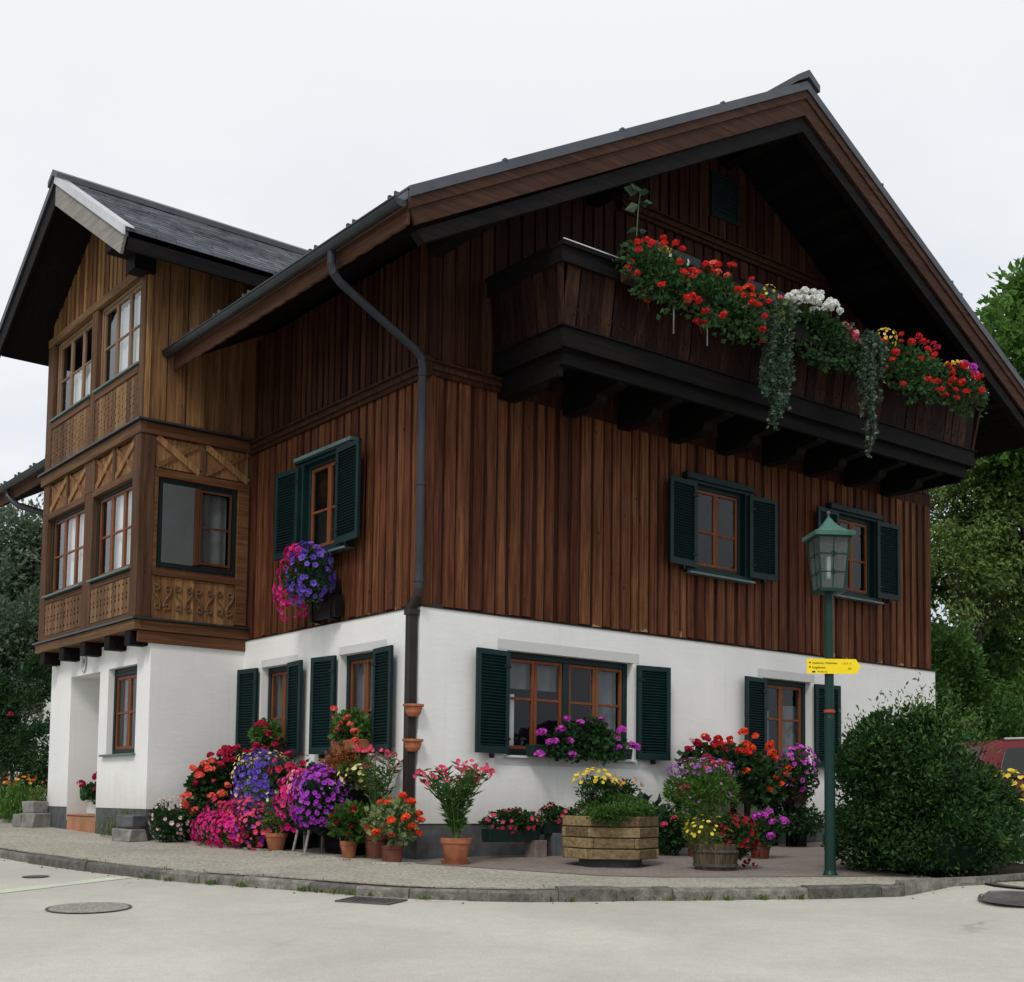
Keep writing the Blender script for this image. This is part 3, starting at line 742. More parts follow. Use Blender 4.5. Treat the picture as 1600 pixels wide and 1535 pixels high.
make_shutter(TG, 3.86, 4.41, 3.82, 4.98, .042, 4.41, R(4)); make_shutter(TG, 5.47, 6.02, 3.82, 4.98, .042, 5.47, R(4))
make_shutter(TG, 6.93, 7.47, 3.86, 5.05, .042, 7.47, R(4)); make_shutter(TG, 8.42, 8.95, 3.86, 5.05, .042, 8.42, R(4))
make_shutter(TL, 2.78, 3.33, 3.82, 4.98, .042, 2.78, R(4)); make_shutter(TL, 1.17, 1.76, 3.79, 5.0, .075, 1.76, R(3))
# balcony doors and gable hatch
for o in (D1, D2):
    d = make_window(TG, o, -.07, 2, MAT['green'], MAT['sash_pale'], frame_b=.09, bar=.5, curtain=[(o[0]+.12, o[1]-.1, 6.1, 7.86, 'curtain')] if o is D1 else None)
    mb = MB(TG); mb.box(o[0]-.1, o[1]+.1, -.06, .02, 8.0, 8.12, .5); mb.build("casing", MAT['blue_grey'], d)
mb = MB(TG); mb.box(HATCH[0], HATCH[1], -.07, -.05, HATCH[2], HATCH[3], .5); ring(mb, HATCH[0], HATCH[1], HATCH[2], HATCH[3], -.05, -.02, .05, .5)
for k in range(9): mb.box(HATCH[0]+.05, HATCH[1]-.05, -.05, -.035, HATCH[2]+.06+k*.062, HATCH[2]+.10+k*.062, .5)
mb.build("gable_hatch", MAT['hatch'], house)

# ------------------------------------------------------------------ main roof
YF, YBK = -1.40, 13.9
XE, XR = -1.19, 11.27
DROP = .50                                              # the rear eave runs lower behind the bay
mb = MB()
def slope_slab(mb, xa, xb, y0, y1, dz0, dz1, tone=.5):
    mb.prism([(xa, roof_z(xa)+dz0), (xb, roof_z(xb)+dz0), (xb, roof_z(xb)+dz1), (xa, roof_z(xa)+dz1)], y0, y1, 1, tone)
slope_slab(mb, RX, XR, YF, YBK, -.09, 0)
slope_slab(mb, XE, RX, YF, 4.33, -.09, 0); slope_slab(mb, .03, RX, 4.33, 8.27, -.09, 0); slope_slab(mb, XE, RX, 8.27, YBK, -.09-DROP, -DROP)
roof = mb.build("roof", MAT['slate'], house)
mb = MB()
slope_slab(mb, RX, XR-.06, YF+.08, YBK-.05, -.25, -.092)
slope_slab(mb, XE+.05, RX, YF+.08, 4.32, -.25, -.092); slope_slab(mb, .04, RX, 4.32, 8.28, -.25, -.092); slope_slab(mb, XE+.05, RX, 8.28, YBK-.05, -.25-DROP, -.092-DROP)
k = XE+.2
while k < RX-.2:                                       # the lining boards read as thin gaps
    k += .17
    if k < 0 or True:
        mb.prism([(k, roof_z(k)-.262), (k+.145, roof_z(k+.145)-.262), (k+.145, roof_z(k+.145)-.251), (k, roof_z(k)-.251)], YF+.1, 4.3 if k < .1 else 0.2, 1)
    kk = 2*RX-k
    mb.prism([(kk-.145, roof_z(kk-.145)-.262), (kk, roof_z(kk)-.262), (kk, roof_z(kk)-.251), (kk-.145, roof_z(kk-.145)-.251)], YF+.1, .2, 1)
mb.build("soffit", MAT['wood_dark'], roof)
for sgn in (-1, 1):
    xe = XE if sgn < 0 else XR
    vb = MB(); vb.prism([(RX, RZ-.11), (xe, roof_z(xe)-.11), (xe+sgn*-.10, roof_z(xe)-.38+.05), (RX, RZ-.42)], YF-.005, YF+.035, 1, .55)
    vb.prism([(RX, RZ-.09), (xe, roof_z(xe)-.09), (xe, roof_z(xe)-.20), (RX, RZ-.20)], YF-.028, YF-.005, 1, .75)
    vb.build("verge_board", MAT['wood_verge'], roof)
    vb = MB(); vb.prism([(RX, RZ-.40), (xe-sgn*.14, roof_z(xe)-.36), (xe-sgn*.24, roof_z(xe)-.46), (RX, RZ-.63)], YF+.036, YF+.16, 1, .6)
    vb.build("verge_rafter", MAT['wood_dark_x'], roof)
    fl = MB(); fl.prism([(RX, RZ+.03), (xe, roof_z(xe)+.03), (xe, roof_z(xe)-.085), (RX, RZ-.085)], YF-.05, YF-.03, 1, .5)
    fl.prism([(RX, RZ+.035), (xe, roof_z(xe)+.035), (xe, roof_z(xe)+.012), (RX, RZ+.012)], YF-.03, YF+.22, 1, .5)
    x = xe
    for k in range(9):
        x = xe-sgn*(1.2+k*1.7)
        if (x-RX)*sgn < .2: break
        fl.box(x-.018, x+.018, YF-.055, YF+.0, roof_z(x)+.02, roof_z(x)+.048, .5)
    fl.build("verge_flashing", MAT['metal_grey'], roof)
rc = MB(); rc.prism([(RX-.22, RZ-.06), (RX, RZ+.07), (RX+.22, RZ-.06), (RX+.22, RZ+.03), (RX, RZ+.17), (RX-.22, RZ+.03)], YF-.08, YBK, 1, .5)
rc.build("ridge_cap", MAT['metal_grey'], roof)
for x, z in ((.10, None), (9.98, None), (2.55, None), (7.5, None), (5.04, None)):
    zt = roof_z(x)-.262-(.0 if x != 5.04 else .05)-.06
    pl_ = MB(); pl_.box(x-.09, x+.09, YF+.18 if x not in (2.55, 7.5) else -.9, .0, zt-.22, zt, .5); pl_.build("purlin", MAT['wood_dark'], roof)
# fascia, gutter with brackets, snow hooks along the left eave
for y0, y1 in ((YF+.03, 4.32), (8.30, YBK)):
    fa = MB(); ze = roof_z(XE)-(DROP if y0 > 5 else 0)
    fa.box(XE+.02, XE+.05, y0, y1, ze-.33, ze-.10, .5)
    n = int((y1-y0)/.31)
    for k in range(n):
        yk = y0+k*(y1-y0)/n+random.uniform(0, .06); fa.prism([(yk+.01, ze-.33), (yk+.03, ze-.342), (yk+.22, ze-.342), (yk+.24, ze-.33)], XE+.022, XE+.048, 0, .5)
    fa.build("fascia_board", MAT['wood_fascia'], roof)
    gm = MB(); n = 9
    Vv = []; pts = [(XE-.075+.075*math.cos(math.pi+q*math.pi/n), ze-.115+.075*math.sin(math.pi+q*math.pi/n)) for q in range(n+1)]
    pts2 = [(XE-.075+.066*math.cos(math.pi+q*math.pi/n), ze-.115+.066*math.sin(math.pi+q*math.pi/n)) for q in range(n, -1, -1)]
    gm.prism(pts+pts2, y0-.02, y1, 1, .5)
    gm.tube([(XE-.152, y0-.02, ze-.112), (XE-.152, y1, ze-.112)], .013, 6, .5)
    gm.prism(pts, y0-.026, y0-.021, 1, .5); gm.prism(pts, y1+.001, y1+.006, 1, .5)
    y = y0+.3
    while y < y1:
        gm.box(XE-.16, XE-.01, y-.012, y+.012, ze-.115, ze-.105, .5); gm.box(XE-.02, XE+.015, y-.018, y+.018, ze-.02, ze+.06, .5); y += .82
    gm.build("gutter", MAT['gutter'], roof)
    sh = MB(); y = y0+.25
    while y < y1: sh.box(XE+.02, XE+.13, y-.012, y+.012, ze+.05, ze+.10, .5); y += .82
    sh.build("snow_hook", MAT['metal_grey'], roof)
sh = MB()
for d in (3.6, 5.35): sh.box(RX+d-.03, RX+d+.03, YF-.03, YF+.3, roof_z(RX+d), roof_z(RX+d)+.09, .5)
sh.build("snow_hook", MAT['metal_grey'], roof)
dp = MB()
dp.tube([(-1.255, -.02, 6.66), (-1.255, -.02, 6.44), (-1.23, -.03, 6.34), (-1.15, -.035, 6.26), (-.18, -.06, 5.74), (-.09, -.06, 5.66), (-.068, -.06, 5.56), (-.068, -.06, 3.02)], .047, 12, .5)
for z in (5.45, 4.2, 3.1): dp.lathe([(.055, 0), (.055, .04)], 12, (-.068, -.06, z), .5)
dpo = dp.build("downpipe", MAT['pipe_grey'], house, smooth=False)
dp = MB()
dp.tube([(-.068, -.06, 3.02), (-.07, -.055, 2.95), (-.08, .02, 2.86), (-.075, .06, 2.80)], .055, 12, .5)
dp.box(-.125, -.03, .015, .11, .22, 2.80, .5); dp.box(-.14, -.015, 0.0, .125, 2.74, 2.80, .5)
dp.build("downpipe_foot", MAT['metal_brown'], dpo)
dp = MB(); dp.tube([(-1.25, 11.3, 6.12), (-1.25, 11.3, 5.98), (-1.1, 11.15, 5.8), (-.2, 9.6, 5.25), (-.08, 9.5, 5.1), (-.08, 9.5, 2.9)], .055, 10, .5)
dp.build("downpipe", MAT['gutter'], house)

# ------------------------------------------------------------------ balcony
def TBAL(V):                                            # the old balcony sits a little out of level
    f = np.clip((V[:, 2]-5.95)/.95, 0, 1); u = V[:, 0]-1.05
    return np.c_[V[:, 0], V[:, 1], V[:, 2]+(1-f)*(.025+.009*u)+f*(-.075+.0092*u)]
bal = MB(TBAL)
XB0, XB1, YBAL = 1.03, 9.23, -1.20
bal.box(XB0+.03, XB1-.03, YBAL+.03, .03, 5.90, 5.945, .5)
k = YBAL+.05
while k < -.05: bal.box(XB0+.03, XB1-.03, k, k+.12, 5.885, 5.899, random.random()); k += .135
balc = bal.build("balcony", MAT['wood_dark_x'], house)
fb = MB(TBAL)
fb.box(XB0-.02, XB1+.02, YBAL-.03, YBAL, 5.72, 5.945, .5); fb.box(XB0-.02, XB0+.01, YBAL, .03, 5.70, 5.945, .5); fb.box(XB1-.01, XB1+.02, YBAL, .03, 5.70, 5.945, .5)
fb.box(XB0+.06, XB1-.06, YBAL+.06, YBAL+.12, 5.55, 5.89, .4); fb.box(XB0+.06, XB0+.12, YBAL+.12, .03, 5.43, 5.89, .4); fb.box(XB1-.12, XB1-.06, YBAL+.12, .03, 5.5, 5.89, .4)
fb.box(XB0-.05, XB1+.05, YBAL-.06, YBAL+.0, 5.947, 5.965, .9); fb.box(XB0-.05, XB0+.0, YBAL, .03, 5.947, 5.965, .9); fb.box(XB1, XB1+.05, YBAL, .03, 5.947, 5.965, .9)
fb.build("fascia", MAT['wood_dark_x'], balc)
for k in range(9):
    x = 1.26+.94*k; br = MB(TBAL)
    br.prism([(.05, 5.43), (-.45, 5.43), (-.56, 5.47), (-.60, 5.55), (-.92, 5.58), (-1.0, 5.66), (-1.0, 5.88), (.05, 5.88)], x-.09, x+.09, 0, .5)
    br.build("bracket", MAT['wood_dark'], balc)
rl = MB(TBAL)                                               # leaning railing boards with pierced holes
def rail_boards(rl, a, b, nu, outd):
    a, b = Vector(a), Vector(b); L = (b-a).length; d = (b-a)/L; u = 0
    o = Vector(outd)
    while u < L-.03:
        wv = min(random.uniform(.15, .20), L-u); t = random.random()
        p, q = a+d*u, a+d*(u+wv)
        lift = o*.10; th = o*(.022+random.uniform(0, .008))
        rl.hexa([p, q, q+th, p+th, p+Vector((0, 0, .80))+lift, q+Vector((0, 0, .80))+lift, q+th+Vector((0, 0, .80))+lift, p+th+Vector((0, 0, .80))+lift], t)
        u += wv+random.choice([.006, .006, .03])
rail_boards(rl, (XB0, YBAL+.02, 5.966), (XB1, YBAL+.02, 5.966), 0, (0, -1, 0))
rail_boards(rl, (XB0, YBAL+.02, 5.966), (XB0, .02, 5.966), 0, (-1, 0, 0))
rail_boards(rl, (XB1, YBAL+.02, 5.966), (XB1, .02, 5.966), 0, (1, 0, 0))
for xx, sx in ((XB0, -1), (XB1, 1)):                    # mitred corner posts of the leaning railing
    b0, b1 = Vector((xx, YBAL+.02, 5.966)), Vector((xx+sx*.10, YBAL-.08, 6.766))
    rl.hexa([b0+Vector((-.02*sx, .02, 0)), b0+Vector((.03*sx, .02, 0)), b0+Vector((.03*sx, -.03, 0)), b0+Vector((-.02*sx, -.03, 0)),
             b1+Vector((-.02*sx, .02, 0)), b1+Vector((.032*sx, .02, 0)), b1+Vector((.032*sx, -.032, 0)), b1+Vector((-.02*sx, -.032, 0))], .5)
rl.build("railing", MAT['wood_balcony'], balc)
x = XB0+.15
while x < XB1-.1:
    for dx, z in ((0, 6.11), (.035, 6.17)):
        hl = MB(); hl.lathe([(.0001, 0), (.016, .002), (.016, .004)], 8, (0, 0, 0), .5)
        V0 = hl.V[-1]; yy = YBAL-.016-.125*(z-5.966)
        hl.V[-1] = np.c_[x+dx+V0[:, 0], yy-V0[:, 2], z+V0[:, 1]+.02+.009*(x-1.05)]; hl.build("pierced_hole", MAT['gap'], balc)
    x += .175
hr_ = MB(TBAL)
zt0, zt1 = 6.70, 6.90
hr_.box(XB0-.14, XB1+.14, YBAL-.155, YBAL-.11, zt0, zt1, .5); hr_.box(XB0-.15, XB1+.17, YBAL-.19, YBAL+.0, zt1, zt1+.045, .6)
hr_.box(XB0-.14, XB0-.10, YBAL-.11, .02, zt0, zt1, .5); hr_.box(XB0-.17, XB0-.0, YBAL+.0, .03, zt1, zt1+.045, .6)
hr_.box(XB1+.10, XB1+.14, YBAL-.11, .02, zt0, zt1, .5); hr_.box(XB1, XB1+.17, YBAL+.0, .03, zt1, zt1+.045, .6)
for x in (XB0+.02, 3.1, 5.2, 7.2, XB1-.06): hr_.box(x, x+.08, YBAL+.0, YBAL+.09, 5.966, zt1, .5)
hr_.build("handrail", MAT['wood_dark_x'], balc)
ms_ = MB(TBAL); ms_.box(XB0-.16, 1.75, YBAL-.198, YBAL-.185, zt1+.046, zt1+.058, .5); ms_.box(8.9, XB1+.17, YBAL-.198, YBAL-.185, zt1+.046, zt1+.058, .5)
ms_.box(3.2, 3.214, YBAL-.17, YBAL-.156, 6.2, 6.69, .5); ms_.box(2.62, 2.634, YBAL-.17, YBAL-.156, 6.22, 6.69, .5)
ms_.build("metal_strip", MAT['metal_pale'], balc)
sc_ = MB(TBAL)                                              # scalloped board of the hanging flower boxes
x = 4.55
while x < 6.2:
    n = 8
    pts = [(x, 6.80), (x, 6.62)]+[(x+.11-.11*math.cos(math.pi*q/n), 6.62-.05*math.sin(math.pi*q/n)) for q in range(1, n)]+[(x+.22, 6.62), (x+.22, 6.80)]
    sc_.prism(pts, YBAL-.40, YBAL-.375, 1, .5); x += .2205
sc_.box(4.55, 6.2, YBAL-.37, YBAL-.16, 6.62, 6.64, .5)
sc_.build("flower_box_board", MAT['wood_dark_x'], balc)

# ------------------------------------------------------------------ two storey timber bay on its plastered porch
bay = MB(TBG)
NI, BW = (6.17, 7.36, .35, 2.45), (4.80, 5.84, 1.25, 2.46)
wall_holes(bay, YB0, 6.0, .50, 2.80, [BW], 0, .20); wall_holes(bay, 6.0, YB1, .50, 2.80, [(NI[0], NI[1], .5, NI[3])], 0, 0)
bay.T = None
bay.add([(-1.35, YB0, .5), (0, YB0, .5), (0, YB0, 2.8), (-1.35, YB0, 2.8)], [(0, 1, 2, 3)], .5)
bay.add([(-1.35, YB1, .3), (0, YB1, .3), (0, YB1, 2.8), (-1.35, YB1, 2.8)], [(0, 1, 2, 3)], .5)
x1 = -.45                                              # porch niche
for q in ([(-1.35, NI[0], .3), (x1, NI[0], .3), (x1, NI[0], NI[3]), (-1.35, NI[0], NI[3])], [(-1.35, NI[1], .3), (x1, NI[1], .3), (x1, NI[1], NI[3]), (-1.35, NI[1], NI[3])],
          [(-1.35, NI[0], NI[3]), (x1, NI[0], NI[3]), (x1, NI[1], NI[3]), (-1.35, NI[1], NI[3])], [(x1, NI[0], .3), (x1, NI[1], .3), (x1, NI[1], NI[3]), (x1, NI[0], NI[3])]):
    bay.add(q, [(0, 1, 2, 3)], .5)
bay.build("bay_plaster_wall", MAT['plaster'], house)
bp = MB()
bp.box(-1.345, 0, YB0+.006, NI[0]-.004, -.3, .5, .5); bp.build("bay_plinth", MAT['plinth'], house)
bp = MB(); bp.box(-1.345, 0, NI[1]+.004, YB1-.006, -.3, .5, .5); bp.build("bay_plinth", MAT['plinth'], house)
st = MB(); st.box(-1.33, -.46, NI[0]+.003, NI[1]-.003, .0, .375, .5)
y = NI[0]+.01
for k in range(4):
    st.box(-1.345, -1.331, y, y+.285, .05, .36, random.random()); y += .294
st.box(-1.36, -1.0, NI[0]+.004, NI[1]-.004, .376, .392, .7)
st.build("porch_step", MAT['tile'], house)
bw = make_window(TBG, BW, -.085, 2, MAT['green'], MAT['sash'], frame_b=.06, bar=.5, head=.05, sill=(BW[0]-.03, BW[1]+.12, BW[2]+.01, .06), curtain=[(4.84, 5.12, 1.35, 1.85, 'yellow_cloth'), (5.4, 5.7, 1.35, 2.3, 'screen')], sash_b=.05)

def cut_boards(mb, u0, u1, z0, z1, w, n, style=0):
    """boards sawn with notches that leave pierced shapes between neighbours"""
    s = (u1-u0)/n; H = z1-z0
    for k in range(n):
        a, b = u0+k*s+.004, u0+(k+1)*s-.004; c = (a+b)/2
        if style == 0: pr = [(0, 0), (.10, 0), (.16, .24), (.22, .02), (.36, .0), (.43, .22), (.50, .05), (.57, .22), (.64, 0), (.78, .02), (.84, .24), (.90, 0), (1, 0)]
        else: pr = [(0, 0), (.13, 0), (.17, .30), (.21, 0), (.32, .0), (.36, .30), (.40, 0), (.51, 0), (.55, .30), (.59, 0), (.71, 0), (.75, .30), (.79, 0), (1, 0)] if k % 2 else [(0, 0), (.22, 0), (.26, .30), (.30, 0), (.42, 0), (.46, .3), (.50, 0), (.61, 0), (.65, .30), (.69, 0), (.82, 0), (.86, .3), (.90, 0), (1, 0)]
        L_ = [(a+f*s*.85, z0+t*H) for t, f in pr]; R_ = [(b-f*s*.85, z0+t*H) for t, f in pr]
        mb.prism(L_+R_[::-1], w, w+.022, 1, random.random())
T_ = TBF
# board core behind everything
WA, WB = (4.56, 6.02, 3.72, 4.93), (6.42, 7.96, 3.72, 4.93)          # first floor openings
XA, XBW = (4.54, 6.12, 6.50, 7.72), (6.36, 7.98, 6.50, 7.72)          # upper openings
core = MB(T_); wall_holes(core, YB0, YB1, 2.86, 7.86, [WA, WB, XA, XBW], -.06, .16, .3)
core.add([(YB0, -.06, 7.86), (YB1, -.06, 7.86), (YB1, -.06, 8.1), (6.29, -.06, 9.32), (YB0, -.06, 8.1)], [(0, 1, 2, 3, 4)], .3)
core.T = None
WS = (-1.32, -.18, 3.74, 4.93)
core.T = TBS; wall_holes(core, -1.515, 1.6, 2.86, 8.2, [WS], -.03, .10, .3); core.T = None
core.add([(-1.515, YB1, 2.86), (0, YB1, 2.86), (1.6, YB1, 8.2), (-1.515, YB1, 8.2)], [(0, 1, 2, 3)], .3)
core.add([(-1.515, YB0, 2.86), (0, YB0, 2.86), (0, YB1, 2.86), (-1.515, YB1, 2.86)], [(0, 1, 2, 3)], .3)
core.build("bay_board_layer", MAT['wood_bay_post'], house)
for b_ in ((6.05, 6.39, .012, 3.03, 5.03, .5), (8.0, YB1, .012, 3.03, 5.03, .45), (6.14, 6.34, .012, 5.7, 7.72, .6), (8.0, YB1, .012, 5.7, 7.72, .6), (YB0-.002, YB0+.17, .012, 5.7, 7.72, .8)):
    piece("bay_post", MAT['wood_bay_post'], T_, b_[0], b_[1], -.06, b_[2], b_[3], b_[4], b_[5], .006)
q = MB(); q.box(-1.605, -1.385, 4.31, YB0+.20, 3.03, 5.494, .25); bevel(q.build("bay_corner_post", MAT['wood_bay_post'], house), .008)
tr = MB(T_)                                             # boards across the front
tr.box(YB0-.058, YB1+.03, -.06, .042, 2.86, 2.995, .8); tr.box(YB0-.058, YB1+.06, -.06, .042, 5.496, 5.655, .5)
tr.box(YB0+.2, 6.05, -.06, .02, 4.93, 5.03, .5); tr.box(6.39, 8.0, -.06, .02, 4.93, 5.03, .45)
tr.box(YB0+.2, 6.05, -.06, .012, 3.60, 3.675, .3); tr.box(6.39, 8.0, -.06, .012, 3.60, 3.675, .3); tr.box(YB0+.2, 6.05, -.06, .010, 3.03, 3.10, .3); tr.box(6.39, 8.0, -.06, .010, 3.03, 3.10, .3)
tr.box(YB0+.17, 6.14, -.06, .02, 6.36, 6.46, .5); tr.box(6.34, 8.0, -.06, .02, 6.36, 6.46, .5)
tr.box(YB0-.01, YB1, -.06, .022, 7.725, 7.85, .95); tr.box(YB0+.17, 6.14, -.06, .01, 5.66, 5.74, .4); tr.box(6.34, 8.0, -.06, .01, 5.66, 5.74, .4)
bevel(tr.build("bay_trim", MAT['wood_bay_x'], house), .005)
tr = MB(TBS)
tr.box(-1.612, .06, -.03, .034, 2.86, 2.995, .6); tr.box(-1.55, .04, -.03, .015, 2.70, 2.855, .4); tr.box(-1.385, 0, -.03, .02, 4.945, 5.05, .4)
tr.box(-1.612, .07, -.03, .033, 5.50, 5.655, .3); tr.box(-1.385, .0, -.03, .015, 3.61, 3.70, .4); tr.box(-1.385, -1.33, -.03, .015, 3.7, 4.945, .6); tr.box(-.17, .0, -.03, .012, 3.05, 4.945, .6)
bevel(tr.build("bay_trim", MAT['wood_bay_side'], house), .005)
for zz, o_ in ((2.998, .0), (5.66, .012)):             # metal ledges round the bay
    ld = MB(); xx, yy = -1.65-o_, 4.255-o_
    ld.add([(xx, yy, zz), (.06, yy, zz), (.06, 4.36, zz), (-1.515, 4.36, zz), (-1.515, YB1+.08, zz), (xx, YB1+.08, zz)]+[(xx, yy, zz+.028), (.06, yy, zz+.028), (.06, 4.36, zz+.028), (-1.515, 4.36, zz+.028), (-1.515, YB1+.08, zz+.028), (xx, YB1+.08, zz+.028)],
           [(5, 4, 3, 2, 1, 0), (6, 7, 8, 9, 10, 11)]+[(i, (i+1) % 6, 6+(i+1) % 6, 6+i) for i in range(6)], .5)
    ld.build("bay_ledge", MAT['gutter'], house)
for u0, u1, z0_, z1_, n_, sty in ((YB0+.21, 6.04, 3.11, 3.595, 11, 0), (6.40, 7.99, 3.11, 3.595, 11, 0), (YB0+.18, 6.13, 5.745, 6.355, 12, 1), (6.35, 7.99, 5.745, 6.355, 12, 1)):
    cb = MB(T_); cut_boards(cb, u0, u1, z0_, z1_, -.02, n_, sty); cb = cb.build("bay_cut_out_panel", MAT['wood_cut'], house)
    piece("panel_backing", MAT['gap'], T_, u0-.005, u1+.005, -.058, -.035, z0_-.04, z1_+.03, parent=cb)

def cross(mb, u0, u1, z0, z1, w):
    mb.box(u0, u1, w-.03, w-.015, z0, z1, random.uniform(.5, 1))
    for (a, b), t, pw in ((((u0, z0), (u1, z1)), .25, .03), (((u0, z1), (u1, z0)), .85, .045)):
        d = Vector((b[0]-a[0], b[1]-a[1])).normalized(); n = Vector((-d.y, d.x))*pw
        mb.prism([(a[0]-n.x, a[1]-n.y), (b[0]-n.x, b[1]-n.y), (b[0]+n.x, b[1]+n.y), (a[0]+n.x, a[1]+n.y)], w-.015, w+(.012 if t > .5 else .006), 1, t)
for tt_, u0, u1, z0_, z1_, w_ in ((TBF, 4.58, 5.28, 5.06, 5.47, -.015), (TBF, 5.36, 6.03, 5.06, 5.47, -.015), (TBF, 6.42, 7.16, 5.06, 5.47, -.015), (TBF, 7.24, 7.98, 5.06, 5.47, -.015), (TBS, -1.37, -.75, 5.08, 5.48, .0), (TBS, -.67, -.02, 5.08, 5.48, .0)):
    xp = MB(tt_); cross(xp, u0, u1, z0_, z1_, w_); xp.build("bay_cross_panel", MAT['wood_gold'], house)
for u0, u1 in ((5.28, 5.36), (7.16, 7.24), (6.03, 6.42), (7.98, YB1)): piece("panel_post", MAT['wood_bay_post'], TBF, u0, u1, -.06, .009, 5.035, 5.494, random.uniform(.4, .6))
piece("panel_post", MAT['wood_bay_post'], TBS, -.75, -.67, -.03, .012, 5.055, 5.495)
# carved scroll panel on the bay side
sp = MB(TBS); u = -1.375
for k in range(8):
    sp.box(u, u+.147, -.028, -.012, 3.03, 3.605, [.35, .3, .95, .9, .3, .35, .85, .3][k]); u += .15
sc = MB(TBS)
def scroll(mb, u, mir):
    P = []
    for z_, sg, r0 in ((3.46, 1, .052), (3.19, -1, .052)):
        pts = []
        for q in range(15):
            a = q/14*2*math.pi*1.15; r = r0*(.35+.65*q/14)
            pts.append((u+mir*sg*r*math.cos(a)*.9, 0.0, z_+r*math.sin(a)*(1 if sg > 0 else -1)))
        mb.tube(pts, [.008]+[.012]*13+[.013], 5, .4)
    mb.tube([(u+mir*.055, 0, 3.46), (u+mir*.035, 0, 3.37), (u-mir*.03, 0, 3.29), (u-mir*.055, 0, 3.20)], .014, 5, .4)
for k in range(8): scroll(sc, -1.30+.15*k, 1 if k % 2 else -1)
sp.build("bay_scroll_panel", MAT['wood_gold'], house)
sc.build("bay_scroll_work", MAT['wood_cut'], house)
# bay gable and side boards
mb = MB(T_); boards(mb, YB0, YB1, 7.86, lambda u: 9.55-.62*abs(u-6.29)-.28, w0=-.06, bw=(.10, .15), gw=(.04, .07))
mb.build("bay_gable_cladding", MAT['wood_gold'], house)
mb = MB(TBS)
boards(mb, -1.545, 1.5, 5.70, 8.1, w0=-.03, proj=.012, bw=(.22, .30), gw=(.012, .02))
u = -1.05
while u < 1.4: mb.box(u, u+.055, -.02, .012, 5.70, 8.05, random.uniform(.0, .35)); u += random.uniform(.24, .30)
mb.box(-1.56, -1.50, -.03, .02, 5.70, 7.84, .95)
mb.build("bay_side_cladding", MAT['wood_gold'], house)
for yb in (7.98, 7.12, 6.24, 5.30, 4.56):
    b_ = MB(); b_.box(-1.60, -1.1, yb-.10, yb+.10, 2.67, 2.858, .5)
    bevel(b_.build("beam_end", MAT['wood_dark'], house), .008)
pe = MB(); pe.box(-2.08, -1.5, 4.20, 4.52, 7.86, 8.06, .5); pe.box(-1.8, -1.5, 4.22, 4.50, 7.66, 7.859, .5)
pe.build("purlin_end", MAT['wood_dark_x'], house)
# bay windows
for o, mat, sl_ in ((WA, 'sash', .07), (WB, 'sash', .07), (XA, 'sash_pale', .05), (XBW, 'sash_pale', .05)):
    w = make_window(TBF, o, -.055, 3, MAT['green'] if mat == 'sash' else MAT['sash_pale'], MAT[mat], frame_b=.045, bar=.5, glass='glass_double', curtain=[(o[0]+.06, o[1]-.28, o[2]+.1, o[3]-.08, 'curtain')] if mat == 'sash' else [(o[0]+.05, o[1]-(.42 if o is XA else .3), o[2]+.08, o[3]-(.12 if o is XA else .55), 'curtain')],  # white sheets in the upper bay are added to paint reflected sky
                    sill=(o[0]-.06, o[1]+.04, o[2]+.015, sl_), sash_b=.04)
ws = make_window(TBS, WS, -.01, 1, MAT['hatch'], MAT['sash_dark'], frame_b=.06, mull=(), bar=.5, panes_bar=False, sash_b=.02, room=.3, curtain=[(-.72, -.28, 3.85, 4.84, 'screen')])
mb = MB(TBS); ring(mb, -.73, -.26, 3.83, 4.86, -.015, .008, .032, .5); mb.box(-.685, -.305, -.012, .004, 4.33, 4.36, .5)
mb.box(-.80, -.735, -.012, .012, 3.81, 4.87, .5)
bevel(mb.build("sash", MAT['sash_dark'], ws), .003)
mb = MB(TBS); mb.box(-1.255, -.805, -.012, -.006, 3.80, 4.87, .5); mb.build("insect_screen", MAT['screen'], ws)
mb = MB(TBS); mb.add([(-1.255, -.002, 3.80), (-.805, -.002, 3.80), (-.805, -.002, 4.87), (-1.255, -.002, 4.87)], [(0, 1, 2, 3)], .5); mb.build("pane", MAT['glass'], ws)
# bay roof with shingle courses
BR, BS = 9.55, .625
bz = lambda y: BR-BS*abs(y-6.29)
br = MB(); br.prism([(3.56, bz(3.56)-.10), (6.29, BR-.10), (9.02, bz(9.02)-.10), (9.02, bz(9.02)-.02), (6.29, BR-.02), (3.56, bz(3.56)-.02)], -2.2, 3.2, 0, .3)
N_ = 15; sl_len = 6.29-3.56
for k in range(N_):
    ya, yb_ = 3.54+sl_len*k/N_, 3.54+sl_len*(k+1.35)/N_
    yb_ = min(yb_, 6.29)
    x = -2.19+random.uniform(0, .2)-.2
    while x < 2.6:
        w_ = random.uniform(.2, .32); x0, x1_ = max(x, -2.19), x+w_-.006
        if x1_ > x0+.03:
            lift = .026+random.uniform(0, .012); ya_ = ya+random.uniform(-.008, .008)
            br.hexa([(x0, ya_, bz(ya_)-.02), (x1_, ya_, bz(ya_)-.02), (x1_, yb_, bz(yb_)-.025), (x0, yb_, bz(yb_)-.025), (x0, ya_, bz(ya_)+lift), (x1_, ya_, bz(ya_)+lift), (x1_, yb_, bz(yb_)+.004), (x0, yb_, bz(yb_)+.004)], random.random())
        x += w_
bro = br.build("bay_roof", MAT['slate'], house)
